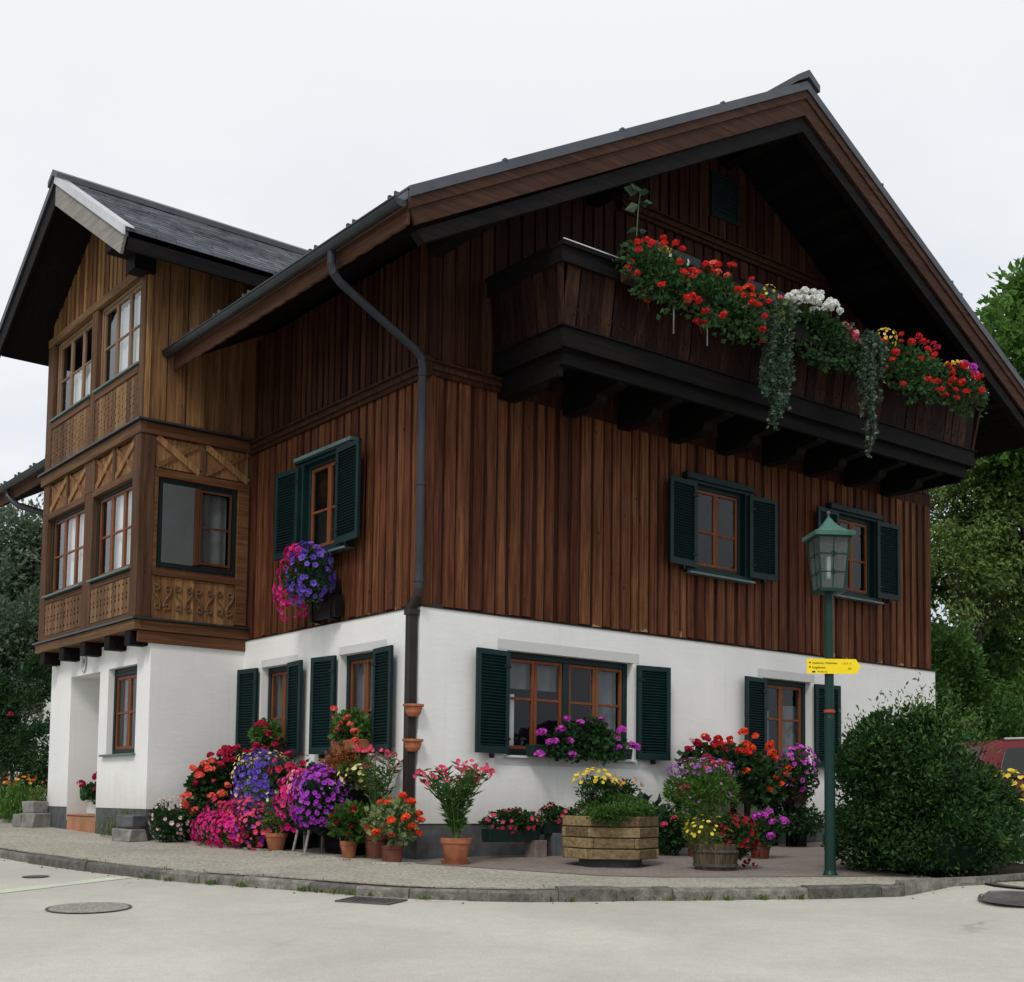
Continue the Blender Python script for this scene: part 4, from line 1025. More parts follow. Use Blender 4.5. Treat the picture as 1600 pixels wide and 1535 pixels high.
q = MB(); q.prism([(3.66, bz(3.66)-.24), (6.29, BR-.24), (8.92, bz(8.92)-.24), (8.92, bz(8.92)-.105), (6.29, BR-.105), (3.66, bz(3.66)-.105)], -2.12, 1.5, 0, .5)
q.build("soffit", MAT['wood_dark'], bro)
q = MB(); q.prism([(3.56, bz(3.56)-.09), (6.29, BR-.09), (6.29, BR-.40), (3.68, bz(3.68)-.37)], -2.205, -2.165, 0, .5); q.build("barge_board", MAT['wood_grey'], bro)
q = MB(); q.prism([(9.02, bz(9.02)-.09), (6.29, BR-.09), (6.29, BR-.40), (8.90, bz(8.90)-.37)], -2.205, -2.165, 0, .5); q.build("barge_board", MAT['wood_dark'], bro)  # same board as the right one; its shade is put into darker wood
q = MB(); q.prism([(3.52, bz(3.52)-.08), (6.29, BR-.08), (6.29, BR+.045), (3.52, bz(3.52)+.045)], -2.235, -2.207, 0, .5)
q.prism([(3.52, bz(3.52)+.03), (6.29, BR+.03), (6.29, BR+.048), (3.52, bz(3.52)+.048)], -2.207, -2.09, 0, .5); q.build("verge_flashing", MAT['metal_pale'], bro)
q = MB(); q.prism([(9.06, bz(9.06)-.08), (6.29, BR-.08), (6.29, BR+.045), (9.06, bz(9.06)+.045)], -2.235, -2.207, 0, .5); q.build("verge_flashing", MAT['gutter'], bro)  # same pale strip as the right one, shade put into the colour
q = MB(); q.prism([(6.09, BR-.08), (6.29, BR+.03), (6.49, BR-.08), (6.49, BR-.0), (6.29, BR+.12), (6.09, BR+.0)], -2.26, 3.0, 0, .5); q.build("ridge_cap", MAT['metal_grey'], bro)
q = MB(); q.box(-2.15, 1.4, 3.56, 3.60, bz(3.56)-.27, bz(3.56)-.03, .5); q.build("fascia_board", MAT['wood_dark_x'], bro)
# oval house number
hn = thing("house_number", "small oval number plate reading 9 under the bay beams", "number plate", (-1.35, 6.80, 2.62))
hm = MB(); n = 28
pts = [(.085*math.cos(2*math.pi*k/n), .135*math.sin(2*math.pi*k/n)) for k in range(n)]
hm.prism(pts, -.018, .0, 0, .5); hm.build("plate", MAT['plaque'], hn)
hm = MB(); pts = [(0, .088*math.cos(2*math.pi*k/n), .135*math.sin(2*math.pi*k/n)) for k in range(n+1)]
hm.tube([(-.018, a, b) for _, a, b in pts], .004, 6, .5, caps=False); hm.build("rim", MAT['metal_grey'], hn)

def text(body, size, mat, name, parent, mw, align='LEFT'):
    cu = bpy.data.curves.new(name, 'FONT'); cu.body = body; cu.size = size; cu.align_x = align; cu.align_y = 'CENTER'; cu.extrude = .0008
    tmp = bpy.data.objects.new("tmp_text", cu); col.objects.link(tmp)
    bpy.context.view_layer.update()
    me = bpy.data.meshes.new_from_object(tmp.evaluated_get(bpy.context.evaluated_depsgraph_get()))
    bpy.data.objects.remove(tmp); bpy.data.curves.remove(cu)
    me.name = name; me.materials.clear(); me.materials.append(mat)
    o = bpy.data.objects.new(name, me); col.objects.link(o); o.parent = parent; o.matrix_local = mw
    return o
text("9", .17, MAT['ink'], "numeral", hn, Matrix.Translation((-.0205, 0, 0)) @ Matrix(((0, 0, -1, 0), (-1, 0, 0, 0), (0, 1, 0, 0), (0, 0, 0, 1))), 'CENTER')

# ------------------------------------------------------------------ street lamp with way marker
LX, LY, LZ = 2.53, -3.68, -.055
lamp = thing("street_lamp", "green street lamp with four sided lantern and pagoda roof on a slim post", "street lamp", (LX, LY, LZ))
q = MB(); q.lathe([(.075, -.05), (.075, .02), (.056, .06), (.055, .4), (.053, 1.6), (.047, 1.62), (.044, 2.86), (.05, 2.87), (.05, 2.91)], 16, tone=.5)
q.build("post", MAT['lamp_green'], lamp, smooth=False)
q = MB(); q.lathe([(.085, -.02), (.085, .012)], 14, tone=.5); q.build("base_collar", MAT['concrete'], lamp)
q = MB(); q.lathe([(.0565, 1.652), (.0565, 1.682)], 16, tone=.5); q.build("red_sticker", MAT['red_band'], lamp)
ROT = R(192)
q = MB(); zb, zt, rb, rt = 2.90, 3.44, .170, .232
q.lathe([(.06, zb-.03), (rb+.02, zb-.02), (rb+.02, zb+.012), (rb, zb+.012)], 4, tone=.5, ph=ROT)
q.lathe([(rt+.005, zt-.012), (rt+.02, zt-.012), (rt+.02, zt+.0), (rt+.005, zt)], 4, tone=.5, ph=ROT)
C6 = [(math.cos(ROT+k*math.pi/2), math.sin(ROT+k*math.pi/2)) for k in range(4)]
def lp(a, r, z): return Vector((a[0]*r, a[1]*r, z))
for k in range(4):
    a, b = C6[k], C6[(k+1) % 4]
    q.tube([lp(a, rb, zb), lp(a, rt, zt)], .011, 6, .5)
    m0, m1 = (lp(a, rb, zb)+lp(b, rb, zb))/2, (lp(a, rt, zt)+lp(b, rt, zt))/2
    q.tube([m0, m1], .0055, 5, .5)
    for f in (.33, .67):
        A, B = lp(a, rb, zb).lerp(lp(a, rt, zt), f), lp(b, rb, zb).lerp(lp(b, rt, zt), f)
        q.tube([A, B], .0055, 5, .5)
        c = (A+B)/2; n_ = Vector((c.x, c.y, 0)).normalized(); s_ = (B-A).normalized()
        q.tube([c+(s_*math.cos(t)+Vector((0, 0, 1))*math.sin(t))*.022+n_*.004 for t in np.linspace(0, 2*math.pi, 11)], .005, 4, .5)
q.build("lantern_frame", MAT['lamp_green'], lamp)
q = MB()
for k in range(4):
    a, b = C6[k], C6[(k+1) % 4]
    q.add([lp(a, rb-.004, zb), lp(b, rb-.004, zb), lp(b, rt-.004, zt), lp(a, rt-.004, zt)], [(0, 1, 2, 3)], .5)
q.build("lantern_glass", MAT['lamp_glass'], lamp)
q = MB(); q.lathe([(.018, 3.02), (.022, 3.06), (.022, 3.24), (.012, 3.26)], 12, tone=.5); q.build("bulb", MAT['bulb'], lamp, smooth=True)
q = MB(); q.lathe([(.297, 3.442), (.300, 3.482), (.292, 3.485), (.20, 3.512), (.12, 3.555), (.06, 3.61), (.022, 3.655), (.008, 3.67)], 4, tone=.5, ph=ROT)
q.build("lantern_roof", MAT['lamp_roof'], lamp)
q = MB(); q.lathe([(.009, 3.655), (.012, 3.672), (.006, 3.677), (.016, 3.69), (.020, 3.705), (.016, 3.72), (.004, 3.727)], 12, tone=.5); q.build("finial", MAT['metal_grey'], lamp, smooth=True)
# yellow arrow, turned square to the lane
rt2 = Vector((.80, -.60, 0)); fw2 = Vector((-.60, -.80, 0))
sg = thing("trail_sign", "yellow arrow shaped hiking trail sign strapped to the lamp post", "trail sign", (LX, LY, 2.065))
SM = Matrix(((rt2.x, 0, fw2.x, 0), (rt2.y, 0, fw2.y, 0), (0, 1, 0, 0), (0, 0, 0, 1)))
q = MB(lambda V: np.array([[v[0]*rt2.x+v[2]*fw2.x, v[0]*rt2.y+v[2]*fw2.y, v[1]] for v in V]))
a0, a1, at, hh = -.245, .255, .305, .076
pts = [(a0, -hh), (a1, -hh), (at, .0), (a1, hh), (a0, hh)]
q.add([(x, y, .058) for x, y in pts]+[(x, y, .062) for x, y in pts], [(4, 3, 2, 1, 0), (5, 6, 7, 8, 9)]+[(i, (i+1) % 5, 5+(i+1) % 5, 5+i) for i in range(5)], .5)
q.build("arrow_board", MAT['sign_yellow'], sg)
q = MB(lambda V: np.array([[v[0]*rt2.x+v[2]*fw2.x, v[0]*rt2.y+v[2]*fw2.y, v[1]] for v in V]))
q.box(-.06, .06, -.045, -.025, -.058, .057, .5); q.box(-.06, .06, .025, .045, -.058, .057, .5); q.build("clamp", MAT['iron'], sg)
def st_(body, x, y, size, al='LEFT'): text(body, size, MAT['ink'], "lettering", sg, SM @ Matrix.Translation((x, y, .0635)), al)
st_("Inselalmen, Wildensee", -.190, .032, .028); st_("Kogelhütte", -.190, -.014, .030); st_("Via Salis rot", -.135, -.056, .020)
st_("1 ½ h", .105, .030, .030); st_("3", .195, .028, .026); st_("201", .175, -.022, .026)
q = MB(lambda V: np.array([[v[0]*rt2.x+v[2]*fw2.x, v[0]*rt2.y+v[2]*fw2.y, v[1]] for v in V]))
for y in (.036, -.010):
    q.add([(-.213+.009*math.cos(t), y+.009*math.sin(t), .0635) for t in np.linspace(0, 2*math.pi, 12, endpoint=False)], [tuple(range(12))], .5)
q.box(-.192, -.158, -.066, -.050, .0622, .0636, .5); q.build("symbol", MAT['ink'], sg)

# ------------------------------------------------------------------ ironwork in the road
def road_disc(mb, cx, cy, r, dz, n=40, ri=0):
    out_ = [(cx+r*math.cos(2*math.pi*k/n), cy+r*math.sin(2*math.pi*k/n)) for k in range(n)]
    if ri:
        inn = [(cx+ri*math.cos(2*math.pi*k/n), cy+ri*math.sin(2*math.pi*k/n)) for k in range(n)]
        V = [(x, y, road_at(x, y)+dz) for x, y in out_+inn]; mb.add(V, [(k, (k+1) % n, n+(k+1) % n, n+k) for k in range(n)], .5)
    else: mb.add([(x, y, road_at(x, y)+dz) for x, y in out_], [tuple(range(n))], .5)
def castmat():
    m, nt, p = new_mat("manhole_pattern"); N = NT(nt)
    v = N.coord(); b = N.n("TexVoronoi"); b.inputs["Scale"].default_value = 30; N.l(v, b.inputs["Vector"])
    c = N.ramp(b.outputs["Distance"], [(.2, (.36, .34, .295)), (.55, (.20, .185, .165))])
    N.l(c, p.inputs["Base Color"]); p.inputs["Roughness"].default_value = .8; N.bump(b.outputs["Distance"], p, -.6, .006); return m
MAT['manhole'] = castmat()
def cover(name, label, cx, cy, r, lift=.0, ringm='cast_iron', fill='manhole'):
    t = thing(name, label, "manhole cover", (0, 0, 0))
    q = MB(); road_disc(q, cx, cy, r, .010+lift, 44, r*.93); q.build("frame", MAT[ringm], t)
    q = MB(); road_disc(q, cx, cy, r*.925, .008+lift); q.build("lid", MAT[fill], t)
    return t
cover("manhole_cover", "round studded manhole cover in the pale road, left foreground", -4.21, -1.52, .335)
cover("valve_cover", "tiny round valve cover in the road near the left kerb", -3.78, 1.15, .13, fill='cast_iron')
t = thing("manhole_cover", "manhole cover with a broad dark ring and pale concrete centre, at the right edge", "manhole cover", (0, 0, 0))
q = MB(); road_disc(q, 3.72, -5.13, .42, .022, 48, .29); q.build("frame", MAT['cast_iron'], t)
q = MB(); road_disc(q, 3.72, -5.13, .288, .020, 48); q.build("lid", MAT['pavement'], t)
cover("manhole_cover", "plain dark manhole cover in front of the ringed one, at the right edge", 2.70, -5.72, .44, .016, fill='cast_iron')
dr = thing("drain_grate", "slotted iron drain grate in the gutter beside the kerb", "drain grate", (0, 0, 0))
i = int(np.argmin(np.hypot(KL[:, 0]+1.75, KL[:, 1]+2.35))); tt = Vector((*tan[i], 0)); nn_ = Vector((*nrm[i], 0))
c0 = Vector((*KL[i], 0))+nn_*.30
q = MB(); hw, hd = .26, .17
def dz_(p, o): return (p.x, p.y, road_at(p.x, p.y)+o)
for s0, s1, d0, d1 in ((-hw, hw, -hd, -hd+.03), (-hw, hw, hd-.03, hd), (-hw, -hw+.03, -hd+.03, hd-.03), (hw-.03, hw, -hd+.03, hd-.03)):
    P = [c0+tt*s0+nn_*d0, c0+tt*s1+nn_*d0, c0+tt*s1+nn_*d1, c0+tt*s0+nn_*d1]
    q.hexa([dz_(p, -.01) for p in P]+[dz_(p, .014) for p in P], .5)
q.build("frame", MAT['cast_iron'], dr)
q = MB()
for k in range(8):
    s0 = -hw+.045+k*.058; P = [c0+tt*s0+nn_*(-hd+.03), c0+tt*(s0+.03)+nn_*(-hd+.03), c0+tt*(s0+.03)+nn_*(hd-.03), c0+tt*s0+nn_*(hd-.03)]
    q.hexa([dz_(p, -.005) for p in P]+[dz_(p, .011) for p in P], random.random())
q.build("bar", MAT['cast_iron'], dr)
q = MB(); P = [c0-tt*(hw-.03)-nn_*(hd-.03), c0+tt*(hw-.03)-nn_*(hd-.03), c0+tt*(hw-.03)+nn_*(hd-.03), c0-tt*(hw-.03)+nn_*(hd-.03)]
q.add([dz_(p, .003) for p in P], [(0, 1, 2, 3)], .5); q.build("shaft", MAT['gap'], dr)
# faint green paint line across the lane
pm, nt_, pp = new_mat("faded_green_paint"); NN = NT(nt_)
base = NN.ramp(NN.noise(NN.coord(), 3.0, 5, .7), [(.38, (.47, .465, .43)), (.62, (.50, .60, .40))]); NN.l(base, pp.inputs["Base Color"]); pp.inputs["Roughness"].default_value = .9
q = MB(); A, B = Vector((-4.7, -.05, 0)), Vector((-2.75, .72, 0)); n = 16; w_ = (B-A).normalized().cross(Vector((0, 0, 1)))*.11
V = []
for k in range(n+1):
    p = A.lerp(B, k/n); V += [dz_(p-w_, .004), dz_(p+w_, .004)]
q.addn(V, [(2*k, 2*k+1, 2*k+3, 2*k+2) for k in range(n)], .5); structure(q.build("painted_line", pm))

# ------------------------------------------------------------------ parked red car
car = thing("parked_car", "dark red hatchback parked beyond the round bush", "car", (8.34, -3.24, 0.04), R(-32))
prof = [(-1.95, .32), (-1.98, .55), (-1.93, .80), (-1.83, .98), (-1.60, 1.38), (-1.42, 1.46), (-.6, 1.50), (.15, 1.44), (.75, .98), (1.55, .86), (1.88, .68), (1.95, .45), (1.92, .28), (1.3, .22), (-1.3, .22)]
q = MB()
def car_w(z): return .82 if z < .95 else .82-.20*(z-.95)/.55
def car_body(q, prof, s=1.0):
    n = len(prof); V = []
    for sd in (-1, 1):
        for x, z in prof: V.append((x, sd*car_w(z)*s, z))
    for sd in (-1, 1):
        for x, z in prof: V.append((x*.99, sd*(car_w(z)-.10)*s, z+(.02 if z > .3 else 0)))
    F = []
    for i in range(n):
        j = (i+1) % n
        F += [(i, j, 2*n+j, 2*n+i), (n+i, 3*n+i, 3*n+j, n+j), (2*n+i, 2*n+j, 3*n+j, 3*n+i)]
    F += [tuple(range(n-1, -1, -1)), tuple(range(n, 2*n))]
    q.add(V, F, .5)
car_body(q, prof); bo = q.build("body", MAT['car_red'], car); bevel(bo, .03, 3)
for sd in (-1, 1):
    q = MB()
    for poly in ([(-1.52, 1.0), (-1.36, 1.36), (-.72, 1.42), (-.72, 1.0)], [(-.62, 1.0), (-.62, 1.42), (.02, 1.38), (.42, 1.0)]):
        a = [(x, sd*(car_w(z)+.012), z) for x, z in poly]; b = [(x, sd*(car_w(z)-.02), z) for x, z in poly]
        q.add(a+b, [(0, 1, 2, 3), (4, 5, 6, 7)]+[(i, (i+1) % 4, 4+(i+1) % 4, 4+i) for i in range(4)], .5)
    q.build("side_window", MAT['car_glass'], car)
    for x in (-1.25, 1.22):
        q = MB(); q.tube([(x, sd*.66, .31), (x, sd*.85, .31)], .31, 24, .5); wo = q.build("wheel", MAT['rubber'], car)
        q = MB(); q.tube([(x, sd*.84, .31), (x, sd*.858, .31)], .19, 20, .5); q.build("rim", MAT['chrome'], wo)
    q = MB(); q.hexa([(.35, sd*.84, .98), (.55, sd*.84, .98), (.55, sd*1.0, .98), (.35, sd*1.0, .98), (.38, sd*.84, 1.12), (.52, sd*.84, 1.10), (.52, sd*.98, 1.10), (.38, sd*.98, 1.12)], .5); bevel(q.build("mirror", MAT['car_red'], car), .02)
q = MB(); q.add([(-1.80, -.62, 1.03), (-1.80, .62, 1.03), (-1.615, .55, 1.37), (-1.615, -.55, 1.37)], [(0, 1, 2, 3)], .5); q.add([(.24, -.62, 1.40), (.24, .62, 1.40), (.76, .68, 1.01), (.76, -.68, 1.01)], [(0, 1, 2, 3)], .5)
q.build("windscreen", MAT['car_glass'], car)
q = MB(); q.tube([(-1.35, -.62, 1.49), (-.5, -.62, 1.525), (.1, -.62, 1.48)], .014, 6, .5); q.build("roof_rail", MAT['chrome'], car)
for sd in (-1, 1):
    q = MB(); q.box(-1.97, -1.90, sd*.66-.1, sd*.66+.1, .68, .86, .5); q.build("tail_light", MAT['red_band'], car)
    q = MB(); q.box(1.78, 1.91, sd*.6-.15, sd*.6+.15, .62, .74, .5); q.build("headlight", MAT['chrome'], car)

# ------------------------------------------------------------------ plants
LF = {
 'mid': leafmat("leaf_mid_green", (.020, .056, .013), (.072, .160, .032)),
 'dark': leafmat("leaf_dark_green", (.010, .030, .011), (.034, .084, .024)),
 'hedge': leafmat("leaf_hedge", (.006, .021, .007), (.025, .068, .016), (.085, .15, .036), trans=.15),
 'bright': leafmat("leaf_bright_green", (.030, .080, .015), (.11, .22, .04)),
 'olive': leafmat("leaf_olive", (.032, .062, .014), (.115, .165, .042), (.17, .21, .06)),
 'ivy': leafmat("leaf_ivy_grey", (.022, .048, .034), (.075, .12, .080), (.16, .21, .145)),
 'varieg': leafmat("leaf_variegated", (.035, .085, .025), (.22, .28, .12), (.48, .50, .30)),
 'bronze': leafmat("leaf_bronze", (.10, .030, .012), (.26, .095, .030), (.36, .16, .05)),
 'blue': leafmat("leaf_blue_green", (.015, .036, .024), (.045, .085, .055)),
 'grey': leafmat("leaf_grey_green", (.058, .095, .064), (.18, .25, .16)),
 'balcony': leafmat("leaf_geranium", (.013, .038, .013), (.045, .105, .030)),
 'birch': leafmat("leaf_birch", (.050, .098, .026), (.15, .225, .062), (.22, .29, .085)),
 'tree': leafmat("leaf_tree", (.026, .072, .018), (.095, .195, .042), (.15, .26, .06)),
 'lime': leafmat("leaf_lime", (.06, .09, .02), (.17, .22, .05)),
}
PT = {
 'crimson': petalmat("petal_crimson", (.36, .006, .035), (.56, .02, .09), (.25, .01, .02)),
 'red': petalmat("petal_red", (.50, .010, .012), (.72, .035, .03), (.3, .01, .01)),
 'darkred': petalmat("petal_dark_red", (.16, .004, .008), (.32, .010, .016), (.1, .0, .0)),
 'orange': petalmat("petal_orange_red", (.72, .045, .012), (.90, .11, .03), (.5, .03, .01)),
 'coral': petalmat("petal_coral", (.80, .09, .06), (.88, .20, .14), (.5, .05, .03)),
 'hotpink': petalmat("petal_hot_pink", (.58, .006, .16), (.78, .03, .28), (.30, .0, .09)),
 'rose': petalmat("petal_rose", (.62, .03, .11), (.82, .10, .22), (.7, .25, .2)),
 'pink': petalmat("petal_pink", (.75, .16, .30), (.86, .38, .48), (.6, .1, .2)),
 'pale': petalmat("petal_pale_pink", (.72, .42, .42), (.84, .66, .62), (.6, .3, .3)),
 'violet': petalmat("petal_violet", (.30, .020, .42), (.50, .07, .62), (.10, .005, .16)),
 'blue': petalmat("petal_blue_violet", (.075, .030, .36), (.20, .115, .58), (.04, .01, .16)),
 'purple': petalmat("petal_purple", (.46, .03, .42), (.68, .12, .62), (.25, .01, .2)),
 'lilac': petalmat("petal_lilac", (.30, .08, .38), (.52, .24, .58), (.3, .05, .3)),
 'yellow': petalmat("petal_yellow", (.78, .55, .03), (.88, .72, .08), (.6, .35, .02)),
 'cream': petalmat("petal_cream_yellow", (.72, .66, .22), (.84, .80, .40), (.6, .5, .1)),
 'white': petalmat("petal_white", (.74, .76, .72), (.86, .87, .84), (.6, .6, .4)),
 'amber': petalmat("petal_amber", (.62, .22, .03), (.80, .42, .06), (.35, .1, .02)),
}
def unit(a): return a/np.maximum(np.linalg.norm(a, axis=1), 1e-9)[:, None]
def leaves(mb, P, D, size, asp=.62, wild=.8, up=.25, tone=None, mi=0, lift=.14):
    n = len(P)
    d = unit(D+rng.normal(0, wild, (n, 3))+np.array([0, 0, up]))
    s = unit(np.cross(d, rng.normal(0, 1, (n, 3)))); nn = np.cross(s, d)
    L = (size*rng.uniform(.65, 1.3, n))[:, None]; W = L*asp*.5
    V = np.empty((n, 4, 3)); V[:, 0] = P; V[:, 1] = P+d*L*.48+s*W+nn*L*lift; V[:, 2] = P+d*L; V[:, 3] = P+d*L*.48-s*W+nn*L*lift
    t = rng.uniform(0, 1, n) if tone is None else np.clip(tone, 0, 1)
    mb.addn(V.reshape(-1, 3), np.arange(4*n).reshape(n, 4), t, mi)
def lumpy(c, rad, n, k=14, spread=.30, inner=.45):
    """points in clumps spread through a rounded volume, and their outward direction"""
    c = np.array(c); rad = np.array(rad)
    u = unit(rng.normal(0, 1, (k, 3))); cc = u*rng.uniform(inner, .92, (k, 1))
    w = rng.uniform(.5, 1.5, k); idx = rng.choice(k, n, p=w/w.sum())
    q = cc[idx]+rng.normal(0, spread, (n, 3))*rng.uniform(.55, 1.15, (k, 1))[idx]
    ql = np.linalg.norm(q, axis=1)[:, None]; q = np.where(ql > 1.0, q/ql*(1.0+.22*np.tanh((ql-1.0)*1.5)), q)
    return c+q*rad, unit(q*rad+1e-6), idx, k
def foliage(mb, c, rad, n, size, asp=.62, k=14, spread=.30, wild=.8, up=.25, inner=.45, zmin=None, lift=.14):
    P, D, idx, k = lumpy(c, rad, n, k, spread, inner)
    if zmin is not None:
        m = P[:, 2] > zmin; P, D, idx = P[m], D[m], idx[m]
    t = np.clip(rng.uniform(0, 1, k)[idx]*.45+rng.uniform(0, .6, len(P)), 0, 1)
    leaves(mb, P, D, size, asp, wild, up, t, 0, lift)
def bloom_arrays(mb, P, Nn, r, mi=0, throat=True, tones=None):
    n = len(P); Nn = unit(Nn); a = unit(np.cross(Nn, rng.normal(0, 1, (n, 3)))); b = np.cross(Nn, a)
    rr = (r*rng.choice([.55, .8, 1.0, 1.05, 1.25], n)*rng.uniform(.85, 1.15, n))[:, None]
    V = np.empty((n, 16, 3)); V[:, 0] = P-Nn*rr*.25
    for k in range(5):
        q = 2*math.pi*k/5; V[:, 1+k] = P+(a*math.cos(q)+b*math.sin(q))*rr*.27
    for k in range(10):
        q = 2*math.pi*(k)/10; f = 1.0 if k % 2 else .84
        V[:, 6+k] = P+(a*math.cos(q)+b*math.sin(q))*rr*f+Nn*rr*(.22 if k % 2 else .30)+Nn*rr*rng.normal(0, .08, (n, 1))
    base = []
    for k in range(5): base.append((0, 1+k, 1+(k+1) % 5))
    for k in range(5):
        t0, t1 = 1+k, 1+(k+1) % 5; r0, r1, r2 = 6+2*k, 6+(2*k+1) % 10, 6+(2*k+2) % 10
        base += [(t0, r0, r1), (t0, r1, t1), (t1, r1, r2)]
    base = np.array(base); Fc = (base[None]+16*np.arange(n)[:, None, None]).reshape(-1, 3)
    t = rng.uniform(0, 1, n) if tones is None else tones
    tt_ = np.repeat(t[:, None], 20, 1)
    if throat: tt_[:, :5] = -1
    mb.addn(V.reshape(-1, 3), Fc, tt_.ravel(), mi)
def shell(c, rad, n, view=(-.62, -.75, .25), bias=.55, zlo=-.75):
    """points over the outside of a rounded mass, thinner on its far side"""
    c = np.array(c); rad = np.array(rad); v = np.array(view)/np.linalg.norm(view); out_ = []
    while len(out_) < n:
        u = rng.normal(0, 1, 3); u /= np.linalg.norm(u)
        if u[2] < zlo: continue
        if u @ v < -.25 and rng.random() < bias: continue
        out_.append(u)
    u = np.array(out_); P = c+u*rad*rng.uniform(.96, 1.14, (n, 1))
    return P, unit(u/rad*rad.mean())
HEADS = {}
def head_mesh(kind):
    if kind in HEADS: return HEADS[kind]
    ms_ = []
    for v in range(3):
        mb = MB(); n = 26; P = []; Nn = []
        for k in range(n):
            z = 1-1.45*(k+.5)/n; q = k*2.39996+rng.normal(0, .2); s = math.sqrt(max(0, 1-z*z))
            u = np.array([s*math.cos(q), s*math.sin(q), z]); Nn.append(u+rng.normal(0, .25, 3)); P.append(u*(.72+rng.normal(0, .08))*np.array([1, 1, .72]))
        bloom_arrays(mb, np.array(P), np.array(Nn), .36, throat=False)
        o = mb.build("flower_head", PT[kind]); ms_.append(o.data); bpy.data.objects.remove(o)
    HEADS[kind] = ms_; return ms_
def add_heads(root, kind, pts, r, stems=None, stem_from=None):
    for p in pts:
        o = bpy.data.objects.new("flower_head", random.choice(head_mesh(kind))); col.objects.link(o); o.parent = root
        o.location = p; s = r*random.uniform(.78, 1.18); o.scale = (s, s, s*random.uniform(.85, 1.05))
        o.rotation_euler = (random.uniform(-.5, .5), random.uniform(-.5, .5), random.uniform(0, 6.28))
        if stems is not None:
            b = Vector(stem_from)+Vector((random.uniform(-.05, .05), random.uniform(-.05, .05), 0)) if stem_from else Vector(p)-Vector((p[0]*.25, p[1]*.25, .12))
            q = Vector(p); m_ = q.lerp(b, .5)+Vector((random.uniform(-.01, .01), random.uniform(-.01, .01), .02))
            k_ = MB(); k_.tube([b, m_, q], .0025, 4, .5, caps=False); k_.build("stem", MAT['stem'], root)
def spaced(c, rad, n, dmin, **k):
    P, N_ = shell(c, rad, n*14, **k); out_ = []
    for p in P:
        if all(np.linalg.norm(p-o) > dmin for o in out_): out_.append(p)
        if len(out_) >= n: break
    return out_
def pot(root, rt, rb, h, mat='terracotta', saucer=False, z=0.0, name="pot"):
    q = MB(); q.lathe([(rb*.96, z), (rb, z+.004), (rt*.93, z+h*.78), (rt*1.0, z+h*.785), (rt*1.03, z+h*.99), (rt*1.0, z+h), (rt*.90, z+h), (rt*.88, z+h*.9)], 28, tone=.5)
    o = q.build(name, MAT[mat], root)
    for p_ in o.data.polygons: p_.use_smooth = len(p_.vertices) == 4
    o.data.update()
    m_ = o.modifiers.new("edge", 'EDGE_SPLIT'); m_.split_angle = R(40)
    q = MB(); q.lathe([(.001, z+h*.92), (rt*.9, z+h*.93)], 20, tone=.5); q.build("soil", MAT['soil'], root)
    if saucer:
        q = MB(); q.lathe([(rb*1.2, z-.022), (rb*1.42, z+.02), (rb*1.36, z+.02), (rb*1.2, z-.002)], 28, tone=.5); q.build("saucer", MAT[mat], root)
def G0(x, y): return float(gz(x, y))
FW = "flowers along the eaves wall"; FC = "flowers in the paved court"; FB = "flowers on the balcony railing"; FS = "flowers on the window sills"

# --- flower row along the eaves wall, from the bay towards the corner
z0 = G0(-1.1, 3.95)
t = thing("impatiens_bush", "low bush of pale pink small blooms tucked against the bay's dark plinth", "plant", (-1.13, 3.95, z0), 0, FW)
q = MB(); foliage(q, (0, 0, .27), (.27, .24, .27), 1300, .055, .55, zmin=.02); foliage(q, (.36, .0, .36), (.24, .2, .30), 800, .055, .55, zmin=.02); q.build("foliage", LF['dark'], t)
q = MB(); P, N_ = shell((0, 0, .28), (.30, .26, .30), 80); bloom_arrays(q, P, N_, .024); P, N_ = shell((.34, -.04, .40), (.26, .22, .28), 44); bloom_arrays(q, P, N_, .024); q.build("blossoms", PT['pale'], t)
z0 = G0(-.6, 3.7)
t = thing("tiered_geraniums", "tall bank of coral and crimson geraniums in the corner between bay and house wall", "plant", (-.62, 3.75, z0), 0, FW)
q = MB(); q.box(-.30, .35, -.15, .3, 0, .34, .5); q.build("plant_stand", MAT['wood_dark'], t)
q = MB(); foliage(q, (0, 0, .62), (.37, .28, .37), 2600, .07, .85, k=18, zmin=.2); foliage(q, (.22, -.05, .95), (.30, .26, .24), 1200, .07, .85); foliage(q, (-.1, 0, .28), (.4, .28, .25), 1200, .06, .8, zmin=.02); q.build("foliage", LF['dark'], t)
sm = MB()
add_heads(t, 'coral', spaced((-.04, -.04, .64), (.40, .31, .40), 30, .10), .066, sm)
add_heads(t, 'crimson', spaced((.18, -.02, 1.02), (.31, .27, .22), 20, .08, zlo=-.1), .062, sm)
add_heads(t, 'crimson', [(-.26, -.02, .92), (-.32, -.05, .78)], .055, sm); add_heads(t, 'rose', [(-.16, -.2, .80), (.02, -.28, .50), (-.10, -.30, .34)], .04, sm)

